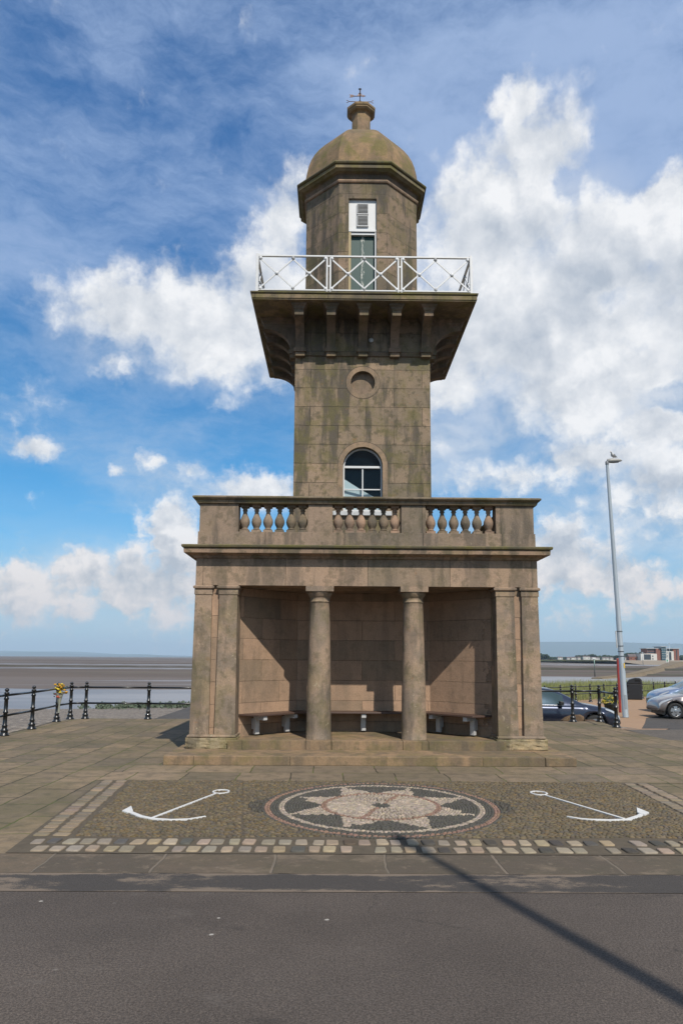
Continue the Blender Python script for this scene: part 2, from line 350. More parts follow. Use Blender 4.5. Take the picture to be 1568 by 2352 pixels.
# entablature, cornice
b = MB(); b.box(-3.13, 3.13, FY, FY+.48, 3.10, 3.64); b.box(-3.13, 3.13, FY+.48, 3.878, 3.104, 3.64); P(b, 'entablature', stone('stone_entablature', (.30, .235, .18), (1.55, 1.2, 2.6), .1, .35, 1.1, .25, .5, .2), .006)
CORN = stone('stone_cornice', (.27, .205, .155), (1.95, 1.0, 3.3), .3, .5, 1.4, .25, .4, .4)
b = MB(); b.rect([(-.02, 3.60), (.04, 3.60), (.06, 3.64), (.10, 3.655), (.12, 3.67), (.195, 3.675), (.20, 3.755), (.185, 3.76)], -3.13, 3.13, FY, 3.878); P(b, 'cornice', CORN, .004)
b = MB(); b.rect([(.19, 3.7605), (.23, 3.775), (.24, 3.81), (.225, 3.825), (-.02, 3.845)], -3.13, 3.13, FY, 3.878); P(b, 'cornice_top', ST_moss, .004)
# parapet: plinth, piers, balusters, coping
PARA = stone('stone_parapet', (.245, .20, .16), (1.5, 1.0, 3.8), .15, .45, 1.3, .25, .4, .15)
T = .32; y0p = FY+.02
b = MB(); b.box(-3.12, 3.12, y0p, y0p+T, 3.835, 4.10); b.box(-3.12, -2.80, y0p+T, 3.86, 3.835, 4.10); b.box(2.80, 3.12, y0p+T, 3.86, 3.835, 4.10); b.box(-2.8, 2.8, 3.54, 3.86, 3.835, 4.10); P(b, 'parapet_plinth', PARA, .006)
for x0, x1 in ((-3.10, -2.385), (-1.09, -.64), (.635, 1.09), (2.395, 3.10)):
    b = MB(); b.box(x0, x1, y0p+.012, y0p+T-.012, 4.10, 4.63); P(b, 'parapet_pier', PARA, .006)
b = MB(); b.box(-3.10, -2.82, y0p+T, 3.85, 4.10, 4.63); b.box(2.82, 3.10, y0p+T, 3.85, 4.10, 4.63); b.box(-2.82, 2.82, 3.56, 3.85, 4.10, 4.63); P(b, 'parapet_pier', PARA, .006)
COP = stone('stone_coping', (.20, .17, .13), (1.9, 1.0, 3.9), .5, .55, 1.5, .2, .3, .5)
b = MB()
cop = [(-.01, 4.63), (.03, 4.63), (.045, 4.66), (.045, 4.69), (.08, 4.70), (.105, 4.725), (.105, 4.75), (.07, 4.765)]
b.rect(cop, -3.12, 3.12, y0p, y0p+T); b2 = b
b2.rect(cop, -3.12, -2.80, y0p+T+.12, 3.86); b2.rect(cop, 2.80, 3.12, y0p+T+.12, 3.86); b2.rect(cop, -2.68, 2.68, 3.54, 3.86)
P(b2, 'parapet_coping', COP, .003)
bal_prof = [(.048, .0), (.052, .06), (.066, .065), (.066, .078), (.05, .085), (.06, .11), (.085, .16), (.094, .205), (.088, .25), (.066, .30), (.046, .345), (.037, .38), (.036, .41), (.05, .415), (.05, .425), (.04, .43), (.044, .455), (.06, .475)]
bal_mats = [stone('stone_baluster', (.25, .205, .16), None, .1, .3, 2), stone('stone_baluster_dark', (.185, .155, .12), None, .1, .5, 2), stone('stone_baluster_pink', (.29, .215, .165), None, .05, .2, 2)]
protos = []
for mt in bal_mats:
    b = MB(); b.lathe(bal_prof, (0, 0, .002), 20); b.box(-.085, .085, -.085, .085, 0, .055); b.box(-.075, .075, -.075, .075, .478, .532); protos.append((b, mt))
pick = [0, 0, 0, 1, 1, 1, 2, 2, 2, 1, 1, 2, 2, 1, 1, 1, 0, 2]; first = {}
i = 0
for xa, xb in ((-2.385, -1.09), (-.64, .635), (1.09, 2.395)):
    for k in range(6):
        x = xa+(xb-xa)*(k+.5)/6; q = pick[i]; i += 1
        if q not in first:
            o = protos[q][0].build('baluster', protos[q][1], LH, .003, k=(1.029, 0)); first[q] = o
        else: o = first[q].copy(); C.objects.link(o)
        o.location = (x*1.029, (y0p+T/2)*1.029, 4.1005*1.029-.052)
        o.rotation_euler = (0, 0, random.uniform(-.03, .03))
b = MB(); b.box(-2.79, 2.79, FY+.36, 3.52, 3.84, 3.90); P(b, 'roof_deck', ST_dark)
# tower shaft: front face with openings
TW = 1.511
def plate(mb, outer, holes, y0, y1):
    """flat wall in the xz plane with holes"""
    bm = bmesh.new(); loops = []
    for lp in [outer]+holes:
        vs = [bm.verts.new((x, y0, z)) for x, z in lp]; es = [bm.edges.new((vs[i], vs[(i+1) % len(vs)])) for i in range(len(vs))]; loops.append(vs)
    bmesh.ops.triangle_fill(bm, use_beauty=True, edges=bm.edges[:])
    bm.verts.index_update(); V = [tuple(v.co) for v in bm.verts]; Fc = [tuple(v.index for v in f.verts) for f in bm.faces]
    mb.add(V, Fc); mb.add([(x, y1, z) for x, _, z in V], Fc)
    k = 0
    for lp in [outer]+holes:
        n = len(lp); mb.add([(x, y0, z) for x, z in lp]+[(x, y1, z) for x, z in lp], [(i, (i+1) % n, n+(i+1) % n, n+i) for i in range(n)])
    bm.free()
def arch(cx, hw, z0, zs, n=20): return [(cx-hw, z0), (cx+hw, z0)]+[(cx+hw*math.cos(math.pi*i/n), zs+hw*math.sin(math.pi*i/n)) for i in range(n+1)][0:]
def circ(cx, cz, r, n=40): return [(cx+r*math.cos(2*math.pi*i/n), cz+r*math.sin(2*math.pi*i/n)) for i in range(n)]
WX, WZS, WH = .010, 5.985, .435; NX, NZc, NR = .006, 7.905, .27
b = MB(); plate(b, [(-TW, 3.90), (TW, 3.90), (TW, 9.40), (-TW, 9.40)], [arch(WX, WH, 4.97, WZS), circ(NX, NZc, NR)], -TW, -TW+.30)
b.box(-TW, -TW+.3, -TW+.3, TW, 3.9, 9.4); b.box(TW-.3, TW, -TW+.3, TW, 3.9, 9.4); b.box(-TW+.3, TW-.3, TW-.3, TW, 3.9, 9.4)
P(b, 'tower_shaft', ST_shaft, 0)
def ring(mb, inner, outer_, y0, y1):
    n = len(inner); mb.loft([[(x, y0, z) for x, z in inner], [(x, y0, z) for x, z in outer_], [(x, y1, z) for x, z in outer_], [(x, y1, z) for x, z in inner], [(x, y0, z) for x, z in inner]], False, False)
ST_arch = stone('stone_arch_ring', (.26, .205, .15), None, .12, .3, 2, .15, .8)
for k in range(3):                          # stone ring round the blind oculus, three voussoirs
    a0, a1 = R(90-50+k*120+100*0), 0
b = MB(); ring(b, circ(NX, NZc, NR), circ(NX, NZc, NR+.105), -TW-.003, -TW+.02); P(b, 'oculus_ring', ST_arch, .004)
JOINT = plain('joint_mortar', (.06, .05, .04), .95)  # dark mortar of the ring and arch joints
b = MB(); ring(b, circ(NX, NZc, NR+.106), circ(NX, NZc, NR+.114), -TW-.002, -TW+.02); P(b, 'ring_joint', JOINT, 0)
b = MB(); b.box(NX-.34, NX+.34, -TW+.13, -TW+.22, NZc-.34, NZc+.34); P(b, 'oculus_back', ST_warm, .0)
def archline(hw, z0): return [(WX-hw, z0)]+[(WX+hw*math.cos(math.pi*(1-i/24)), WZS+hw*math.sin(math.pi*i/24)) for i in range(25)]+[(WX+hw, z0)]
b = MB(); A = archline(WH, 4.99); B = archline(WH+.115, 4.99); n = len(A)
b.loft([[(A[i][0], -TW-.006, A[i][1]), (B[i][0], -TW-.006, B[i][1]), (B[i][0], -TW+.02, B[i][1]), (A[i][0], -TW+.02, A[i][1])] for i in range(n)])
P(b, 'window_surround', ST_arch, .004)
A = archline(WH+.116, 5.95); B = archline(WH+.125, 5.95)
b = MB(); b.loft([[(A[i][0], -TW-.002, A[i][1]), (B[i][0], -TW-.002, B[i][1]), (B[i][0], -TW+.02, B[i][1]), (A[i][0], -TW+.02, A[i][1])] for i in range(n)]); P(b, 'arch_joint', JOINT, 0)
b = MB(); b.rect([(0, 4.86), (.02, 4.87), (.02, 4.955), (0, 4.965)], -.62, .62, -TW-.06, -TW+.2); P(b, 'window_sill', WHITE_OLD, .004)
# arched window
b = MB(); fw = .035; yf0, yf1 = -TW+.12, -TW+.18
A = archline(WH-.004, 4.97); B = archline(WH-fw, 4.97)
b.loft([[(A[i][0], yf0, A[i][1]), (B[i][0], yf0, B[i][1]), (B[i][0], yf1, B[i][1]), (A[i][0], yf1, A[i][1])] for i in range(n)])
b.box(WX-WH+fw, WX+WH-fw, yf0-.01, yf1, 5.965, 6.015)                     # transom
b.box(WX-.014, WX+.014, yf0+.01, yf1-.01, 5.03, 5.965); b.box(WX-WH+fw, WX-.014, yf0+.012, yf1-.012, 5.475, 5.50); b.box(WX+.014, WX+WH-fw, yf0+.012, yf1-.012, 5.475, 5.50)
b.box(WX-WH+fw, WX+WH-fw, yf0, yf1, 4.97, 5.03)
win = P(b, 'window', WHITE, .003)
b = MB(); b.add([(x_, yf1-.018, z_) for x_, z_ in archline(WH-fw+.005, 5.0)], [tuple(range(27))]); b.build('pane', GLASS, win, k=KB)
b = MB(); yb = -TW+.26
b.add([(-.44, yb-.08, 5.76), (.0, yb, 5.50), (.0, yb, 5.0), (-.44, yb-.08, 5.0)], [(0, 1, 2, 3)]); b.add([(.0, yb, 5.50), (.44, yb-.05, 5.24), (.44, yb-.05, 5.0), (.0, yb, 5.0)], [(0, 1, 2, 3)])
b.build('pane_reflection', plain('reflection_white', (1.0, 1.0, .98), .8, 0, .05, 4), win, k=KB)  # reflections in the lower panes, modelled as white sheets behind the glass
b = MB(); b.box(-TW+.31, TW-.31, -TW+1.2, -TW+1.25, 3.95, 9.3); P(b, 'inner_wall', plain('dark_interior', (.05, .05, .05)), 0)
# string course and corbels
b = MB(); b.rect([(-.01, 8.50), (.035, 8.515), (.04, 8.60), (.0, 8.64)], -TW, TW, -TW, TW); P(b, 'string_course', ST_dark, .003)
HB = 2.431
prof = [(0, 8.44), (.06, 8.44), (.07, 8.52), (.12, 8.53), (.13, 8.545), (.13, 8.655), (.10, 8.67)]
prof = [(.0, 8.44), (.075, 8.445), (.085, 8.52), (.105, 8.53)]
arcp = [(.72-.605*math.cos(R(t)), 8.67+.48*math.sin(R(t))) for t in range(0, 91, 6)]
prof = [(0, 8.52)]+[(.115, 8.52), (.115, 8.67)]+arcp+[(.72, 9.295), (0, 9.295)]
CB = MB(); hwc = .098
CB.prism([(-p-TW, z) for p, z in prof], 'x', -hwc, hwc)
CB2 = MB(); CB2.box(-hwc-.035, hwc+.035, -TW-.15, -TW+.0, 8.565, 8.655); CB2.box(-hwc-.01, hwc+.01, -TW-.125, -TW+.0, 8.47, 8.563)
loops = []
for o_, z in ((.004, 9.27), (.025, 9.30), (.03, 9.33), (.06, 9.36), (.075, 9.385), (.075, 9.43)):
    loops.append([(-hwc-o_, -TW-.72-o_, z), (hwc+o_, -TW-.72-o_, z), (hwc+o_, -TW, z), (-hwc-o_, -TW, z)])
CB3 = MB(); CB3.loft(loops)
proto = None
for q in range(4):
    for x in (-1.405, -.71, 0, .71, 1.405):
        if proto is None:
            proto = P(CB, 'corbel', ST_dark, .004); f1 = P(CB2, 'corbel_foot', ST_dark, .004, proto); c1 = P(CB3, 'corbel_cap', ST_dark, .003, proto); o = proto
        else: o = copy_tree(proto, LH)
        a = q*math.pi/2; o.rotation_euler = (0, 0, a); xx = x*1.029; o.location = (xx*math.cos(a), xx*math.sin(a), 0)
# balcony slab
yb0, yb1 = -HB, 2.15
b = MB(); b.rect([(-.10, 9.40), (-.03, 9.405), (-.03, 9.43), (-.012, 9.435), (-.012, 9.525), (-.03, 9.53)], -HB, HB, yb0, yb1); P(b, 'balcony_slab', stone('stone_balcony_edge', (.21, .175, .12), (1.6, 1.0, 8.9), .6, .45, 1.5, .1, .2), .004)
b = MB(); b.rect([(-.01, 9.531), (.012, 9.545), (.014, 9.575), (-.02, 9.59)], -HB, HB, yb0, yb1); P(b, 'balcony_paving', ST_moss, .003)
# balcony railing
RX, RY0, RY1 = 2.315, -2.33, 2.04; z0, z1 = 9.58, 10.44
RL = empty('balcony_railing'); RL.parent = LH
def panel(a, c, npan):
    a = Vector(a); c = Vector(c)
    b = MB(); b.bar(a+Vector((0, 0, z1)), c+Vector((0, 0, z1)), .05, .035); P(b, 'top_rail', WHITE, .004, RL)
    b = MB(); b.bar(a+Vector((0, 0, z0+.075)), c+Vector((0, 0, z0+.075)), .045, .03); P(b, 'bottom_rail', WHITE, .004, RL)
    for i in range(npan):
        p = a+(c-a)*(i/npan); q = a+(c-a)*((i+1)/npan); zt, zb = z1-.07, z0+.13; g = (q-p).normalized()*.07
        b = MB(); p2 = p+g; q2 = q-g; m = (p2+q2)/2
        for u, v in ((p2, m), (m, q2)):
            zm = (zt+zb)/2; mid = (u+v)/2
            nrm = (v-u).cross(Vector((0, 0, 1))).normalized()*.006
            b.bar(u+Vector((0, 0, zt)), v+Vector((0, 0, zb)), .018, .03); b.bar(u+nrm+Vector((0, 0, zb)), v+nrm+Vector((0, 0, zt)), .018, .03)
            b.lathe([(.0, -.04), (.035, -.03), (.042, 0), (.035, .03), (0, .04)], (mid.x, mid.y, zm), 10)
            for e in (u, v):
                for zz in (zt+.02, zb-.02): b.lathe([(.0, -.045), (.032, -.03), (.038, 0), (.03, .03), (0, .045)], (e.x, e.y, zz), 10)
        P(b, 'cross_brace', WHITE, 0, RL)
corners = [(-RX, RY0), (RX, RY0), (RX, RY1), (-RX, RY1)]
for k in range(4):
    a = corners[k]; c = corners[(k+1) % 4]; panel((a[0], a[1], 0), (c[0], c[1], 0), 3)
    for i in range(3):
        t = i/3; x = a[0]+(c[0]-a[0])*t; y = a[1]+(c[1]-a[1])*t
        if i == 0: b = MB(); b.box(x-.03, x+.03, y-.03, y+.03, z0, z1+.045); P(b, 'post', WHITE, .005, RL)
        else:
            dx, dy = (.036, 0) if k % 2 == 0 else (0, .036)
            b = MB(); b.box(x-.018-dx, x+.018-dx, y-.018-dy, y+.018-dy, z0, z1+.02); b.box(x-.018+dx, x+.018+dx, y-.018+dy, y+.018+dy, z0, z1+.02); b.box(x-.045 if dx else x-.02, x+.045 if dx else x+.02, y-.045 if dy else y-.02, y+.045 if dy else y+.02, z1-.25, z1-.21); P(b, 'post', WHITE, .004, RL)
# lantern room
AL = 1.346; k8 = math.tan(math.pi/8)
hw8 = AL*k8; DX = .325; DZ = 12.476
b = MB()
def octring(mb, a0, a1, z0_, z1_, skip=()):
    kk = 1/math.cos(math.pi/8)
    for i in range(8):
        if i in skip: continue
        t0 = 2*math.pi*(i-.5)/8-math.pi/2; t1 = 2*math.pi*(i+.5)/8-math.pi/2
        pts = [(a1*kk*math.cos(t0), a1*kk*math.sin(t0)), (a1*kk*math.cos(t1), a1*kk*math.sin(t1)), (a0*kk*math.cos(t1), a0*kk*math.sin(t1)), (a0*kk*math.cos(t0), a0*kk*math.sin(t0))]
        mb.loft([[(x, y, z_) for x, y in pts] for z_ in (z0_, z1_)])
octring(b, AL-.25, AL, 9.59, 12.87, (0,))
for s in (-1, 1):
    pts = [(s*DX, -AL), (s*hw8, -AL), (s*(AL-.25)*k8, -AL+.25), (s*DX, -AL+.25)]; b.loft([[(x, y, z_) for x, y in pts] for z_ in (9.59, 12.87)])
b.box(-DX, DX, -AL, -AL+.25, DZ, 12.87)
P(b, 'lantern_wall', ST_lant, .004)
b = MB(); b.ngon([(AL-.02, 12.86), (AL+.03, 12.87), (AL+.045, 12.90), (AL+.04, 12.935), (AL+.0, 12.95)]); P(b, 'lantern_string_course', ST_warm, .002)
b = MB(); b.ngon([(AL-.01, 12.945), (AL+.0, 12.95), (AL+.02, 13.06), (AL+.06, 13.09)]); P(b, 'lantern_frieze', ST_dark, .002)
b = MB(); b.ngon([(AL+.02, 13.075), (AL+.12, 13.085), (AL+.17, 13.12), (AL+.195, 13.125), (AL+.195, 13.205), (AL+.18, 13.21)]); P(b, 'lantern_cornice', stone('stone_lantern_cornice', (.20, .175, .115), None, .7, .4, 1.5, .1, .1), .003)
b = MB(); b.ngon([(AL+.18, 13.211), (AL+.225, 13.225), (AL+.24, 13.255), (AL+.225, 13.285), (AL+.10, 13.32)]); P(b, 'lantern_cornice_top', ST_moss, .003)
# doorway: white louvred panel over peeling green door
b = MB(); b.box(-DX, DX, -AL+.07, -AL+.14, 11.70, DZ); b.box(-DX-.0, DX, -AL+.04, -AL+.07, 11.665, 11.72); dp = P(b, 'door_panel', WHITE, .004)
for zc in (11.93, 12.23):
    b = MB(); x0, x1 = -.135, .135
    b.box(x0, x1, -AL+.03, -AL+.07, zc-.135, zc-.118); b.box(x0, x1, -AL+.03, -AL+.07, zc+.118, zc+.135); b.box(x0, x0+.018, -AL+.03, -AL+.07, zc-.118, zc+.118); b.box(x1-.018, x1, -AL+.03, -AL+.07, zc-.118, zc+.118)
    lv = P(b, 'louvre', WHITE_OLD, .002, dp)
    for q in range(7):
        z_ = zc-.10+q*.033; b.add([(x0+.018, -AL+.035, z_-.012), (x1-.018, -AL+.035, z_-.012), (x1-.018, -AL+.068, z_+.016), (x0+.018, -AL+.068, z_+.016), (x0+.018, -AL+.035, z_-.008), (x1-.018, -AL+.035, z_-.008), (x1-.018, -AL+.068, z_+.02), (x0+.018, -AL+.068, z_+.02)], [(0, 1, 2, 3), (4, 5, 6, 7), (0, 1, 5, 4), (2, 3, 7, 6)])
    bpy.data.objects.remove(lv); lv = P(b, 'louvre', WHITE_OLD, 0, dp)
b = MB(); b.box(-DX, -DX+.055, -AL+.05, -AL+.14, 9.59, 11.66); P(b, 'door_frame', TANWOOD, .004)
b = MB(); b.box(DX-.04, DX, -AL+.05, -AL+.14, 9.59, 11.66); b.box(-DX+.055, DX-.04, -AL+.07, -AL+.14, 11.60, 11.66); P(b, 'door_frame', WHITE, .004)
b = MB(); b.box(-DX+.056, DX-.041, -AL+.15, -AL+.19, 9.6, 11.60)
b.box(-.05, .05, -AL+.14, -AL+.15, 9.6, 11.6); b.box(-DX+.056, -.05, -AL+.138, -AL+.15, 9.95, 10.08); b.box(.05, DX-.041, -AL+.138, -AL+.15, 9.95, 10.08)
P(b, 'door', GREEN, .003)
# dome, neck, cap, vane
dprof = [(1.40, 13.30), (1.38, 13.45), (1.35, 13.65), (1.31, 13.85), (1.25, 14.04), (1.165, 14.22), (1.06, 14.385), (.935, 14.54), (.80, 14.67), (.66, 14.79), (.52, 14.895), (.40, 14.975), (.31, 15.03), (.285, 15.045)]
DOME = stone('stone_dome', (.235, .175, .11), None, .7, .3, 1.3, .05, .35)
b = MB(); b.ngon(dprof); P(b, 'dome', DOME, .006)
b = MB(); b.ngon([(.27, 15.04), (.27, 15.08), (.235, 15.10), (.23, 15.62), (.26, 15.65), (.30, 15.66), (.335, 15.70), (.34, 15.74), (.355, 15.745), (.36, 15.80), (.33, 15.83)]); P(b, 'dome_neck', stone('stone_neck', (.30, .22, .15), None, .35, .35, 2, .1, .3), .003)
b = MB(); b.lathe([(.085, 15.83), (.10, 15.86), (.095, 15.92), (.11, 15.98), (.115, 16.01), (.06, 16.03)], (-.03, 0, 0), 16); P(b, 'finial_base', ST_col, 0)
VN = empty('weather_vane'); VN.parent = LH
def vx(x): return x-.03
IRON = plain('dark_iron', (.03, .03, .03), .5, .3, .3, 20); RUST = plain('faded_pink_iron', (.28, .18, .15), .6, .1, .2, 20)
b = MB(); b.lathe([(.10, 16.03), (.06, 16.05), (.03, 16.10), (.012, 16.12), (.012, 16.44), (.0, 16.45)], (vx(0), 0, 0), 10); b.lathe([(0, 16.31), (.03, 16.33), (0, 16.35)], (vx(0), 0, 0), 10); b.lathe([(0, 16.42), (.04, 16.45), (0, 16.48)], (vx(0), 0, 0), 10); P(b, 'spindle', IRON, 0, VN)
b = MB()
for a in (0, 90, 180, 270):
    d = Vector((math.cos(R(a)), math.sin(R(a)), 0)); b.tube([Vector((vx(0), 0, 16.09))+d*.02, Vector((vx(0), 0, 16.09))+d*.30], .009, 6); c = Vector((vx(0), 0, 16.09))+d*.33
    b.tube([c+Vector((0, 0, .035))+d*.02, c+Vector((0, 0, .03))-d*.02, c-d*.03, c+Vector((0, 0, -.03))-d*.02, c+Vector((0, 0, -.035))+d*.02], .008, 5)
P(b, 'direction_arm', RUST, 0, VN)
b = MB(); b.tube([(vx(-.25), 0, 16.245), (vx(.14), 0, 16.255)], .011, 6); b.prism([(vx(-.20), 16.215), (vx(-.12), 16.25), (vx(-.20), 16.285), (vx(-.27), 16.29), (vx(-.24), 16.25), (vx(-.27), 16.21)], 'y', -.006, .006); b.prism([(vx(.06), 16.22), (vx(.15), 16.255), (vx(.06), 16.29)], 'y', -.006, .006)
b.prism([(vx(-.08), 16.26), (vx(-.02), 16.25), (vx(.04), 16.27), (vx(.05), 16.32), (vx(.0), 16.29), (vx(-.04), 16.33), (vx(-.05), 16.28)], 'y', -.006, .006)
P(b, 'arrow', RUST, 0, VN)
# small round fitting under the balcony
b = MB(); b.lathe([(.0, 0), (.05, .0), (.055, .02), (.04, .035), (0, .036)], (0, 0, 0), 14); o = b.build('round_fitting', WHITE_OLD, LH, 0, k=(1.029, 0)); o.location = (.19*1.029, (-TW-.001)*1.029, 9.10); o.rotation_euler = (R(90), 0, 0)

# benches in the recess
seat_z = .73
BW = plain('dark_bench_wood', (.10, .06, .045), .55, 0, .3, 6)
def bench(p, q, depth, legs, label):
    """p, q: ends along the wall (world xy), seat reaches out to the room side"""
    p = Vector(p); q = Vector(q); d = (q-p); Ln = d.length; a = math.atan2(d.y, d.x)
    t = empty('wall_bench', (p.x, p.y, .312), a, label, 'bench', 'benches round the shelter walls')
    b = MB(); h = seat_z-.312
    e = .17 if abs(a) > .1 else 0
    b.add([(0, -.005, h-.035), (Ln, -.005, h-.035), (Ln-(.17), -depth, h-.035), (.17, -depth, h-.035), (0, -.005, h), (Ln, -.005, h), (Ln-.17, -depth, h), (.17, -depth, h)], [(0, 1, 2, 3), (4, 5, 6, 7), (0, 1, 5, 4), (1, 2, 6, 5), (2, 3, 7, 6), (3, 0, 4, 7)])
    b.build('seat', BW, t, .006)
    for x in legs:
        b = MB(); b.box(x-.05, x+.05, -.16, -.09, .03, h-.036); b.box(x-.045, x+.045, -depth+.03, -.1605, h-.115, h-.037); b.box(x-.03, x+.03, -.0895, -.01, h-.3, h-.1); pass
        b.build('bracket', WHITE_OLD, t, .004)
    return t
bl = (CX-1.335*1.029, CY-2.31*1.029); br = (CX+1.335*1.029, bl[1]); jl = (CX-2.36*1.029, CY+(FY+.50)*1.029); jr = (CX+2.36*1.029, jl[1])
Lp = (Vector(bl)-Vector(jl)).length
bench(jl, bl, .42, (.36, 1.15), 'dark bench with white brackets along the left angled wall of the shelter')
bench(bl, br, .42, (.28, 1.37, 2.46), 'dark bench with white brackets along the straight back wall of the shelter')
bench(br, jr, .42, (.32, 1.15), 'dark bench with white brackets along the right angled wall of the shelter')
# floodlights on the balcony
def floodlight(x, y, label, rz):
    t = empty('floodlight', (CX+x, CY+y, 9.59*1.029-.052), rz, label, 'floodlight', 'floodlights on the balcony corners')
    b = MB(); b.loft([[(-.17, -.12, .03), (.17, -.12, .03), (.17, .12, .05), (-.17, .12, .05)], [(-.17, -.10, .10), (.17, -.10, .10), (.12, .12, .20), (-.12, .12, .20)]]); b.build('housing', BLACKM, t, .01)
    b = MB(); b.box(-.2, -.18, -.03, .03, 0, .12); b.box(.18, .2, -.03, .03, 0, .12); b.build('bracket', BLACKM, t, .003)
    b = MB(); b.box(-.12, .12, -.128, -.121, .045, .085); b.build('lens', plain('lamp_lens', (.3, .32, .33), .1), t)
floodlight(-1.98, -2.05, 'small black floodlight on the left front corner of the balcony', .3)
floodlight(1.98, -2.05, 'small black floodlight on the right front corner of the balcony', -.3)

# ================================================================ GROUND
def asphalt(name, col=(.074, .060, .050), spots=True):
    m, p = newmat(name); P_ = pos()
    a, _ = NZ(P_, 180, 3, .8); b_, _ = NZ(P_, .8, 6, .6); c_, _ = NZ(P_, 7, 6, .7); f2, _ = NZ(P_, 70, 3, .6)
    c = MIX(MR(b_, .3, .7), RGB([x*.88 for x in col]), RGB([x*1.12 for x in col]))
    c = MIX(MR(c_, .56, .75, 0, .5), c, RGB((.11, .09, .07)))
    c = MIX(.7, c, MIX(MR(a, .3, .7), RGB((.3, .3, .3)), RGB((1.75, 1.72, 1.68))), 'MULTIPLY')
    c = MIX(.6, c, MIX(MR(f2, .35, .65), RGB((.45, .45, .45)), RGB((1.55, 1.55, 1.55))), 'MULTIPLY'); g4, _ = NZ(VM('MULTIPLY', P_, (.5, 1, 1)), 2.2, 8, .75); c = MIX(MR(g4, .56, .70, 0, .5), c, RGB((.115, .098, .083))); c = MIX(MR(g4, .42, .32, 0, .45), c, RGB((.03, .026, .023)))
    if spots:
        v = nd('ShaderNodeTexVoronoi', voronoi_dimensions='2D'); v.inputs['Scale'].default_value = 1.5; L.new(P_, v.inputs['Vector'])
        e, _ = NZ(P_, 22, 4, .7); d = M('ADD', v.outputs['Distance'], M('MULTIPLY', M('SUBTRACT', e, .5), .05))
        vs = nd('ShaderNodeSeparateColor'); L.new(v.outputs['Color'], vs.inputs[0])
        c = MIX(M('MULTIPLY', MR(d, .026, .018), MR(vs.outputs[0], .60, .62, 0, .75)), c, RGB((.42, .39, .34)))
    vk = nd('ShaderNodeTexVoronoi', voronoi_dimensions='2D', feature='DISTANCE_TO_EDGE'); vk.inputs['Scale'].default_value = .33
    _, kc = NZ(P_, 1.6, 6, .7); L.new(VM('ADD', P_, VM('MULTIPLY', VM('SUBTRACT', kc, (.5, .5, .5)), (.7, .7, 0))), vk.inputs['Vector'])
    km, _ = NZ(P_, .5, 3, .5); c = MIX(M('MULTIPLY', MR(vk.outputs['Distance'], .0035, .001), MR(km, .50, .56, 0, .55)), c, RGB((.02, .018, .016)))
    vp = nd('ShaderNodeTexVoronoi', voronoi_dimensions='2D'); vp.inputs['Scale'].default_value = .45; L.new(VM('ADD', P_, VM('MULTIPLY', VM('SUBTRACT', kc, (.5, .5, .5)), (1.2, 1.2, 0))), vp.inputs['Vector']); vq = nd('ShaderNodeSeparateColor'); L.new(vp.outputs['Color'], vq.inputs[0])
    c = MIX(.28, c, MIX(MR(vp.outputs['Distance'], .5, .1), RGB((1, 1, 1)), MIX(vq.outputs[1], RGB((.55, .55, .55)), RGB((1.5, 1.47, 1.42)))), 'MULTIPLY')
    L.new(c, p.inputs['Base Color']); p.inputs['Roughness'].default_value = .88; p.inputs['Specular IOR Level'].default_value = .3
    bump(p, M('ADD', a, M('MULTIPLY', f2, .8)), .5, .006); return m
ROAD = asphalt('road_asphalt')
grid_sheet('road', np.linspace(-40, 60, 2), [-30, 6.05], lambda x, y: -.001, ROAD)
# dark tarmac strip with washed-on sand
def strip():
    m, p = newmat('sandy_tarmac'); P_ = pos(); s = nd('ShaderNodeSeparateXYZ'); L.new(P_, s.inputs[0])
    a, _ = NZ(P_, 160, 3, .8); n, _ = NZ(VM('MULTIPLY', P_, (1, 2.2, 1)), 1.4, 8, .7)
    g, _ = NZ(P_, 90, 3, .8)
    c = MIX(MR(a, .3, .7), RGB((.018, .015, .013)), RGB((.07, .058, .048)))
    edge = M('MAXIMUM', MR(s.outputs[1], 6.14, 6.03, 0, .16), MR(s.outputs[1], 6.44, 6.54, 0, .14))
    mask = M('ADD', M('ADD', n, edge), M('MULTIPLY', M('SUBTRACT', g, .5), .25)); mask = M('ADD', mask, MR(s.outputs[0], 1.8, 3.0, 0, -.09))
    c = MIX(MR(mask, .53, .63, 0, .8), c, RGB((.18, .135, .095))); L.new(c, p.inputs['Base Color']); p.inputs['Roughness'].default_value = .92; bump(p, a, .4, .008); return m
STRIP = strip()
grid_sheet('tarmac_strip', [-40, 60], [6.05, 6.54], lambda x, y: .002, STRIP)
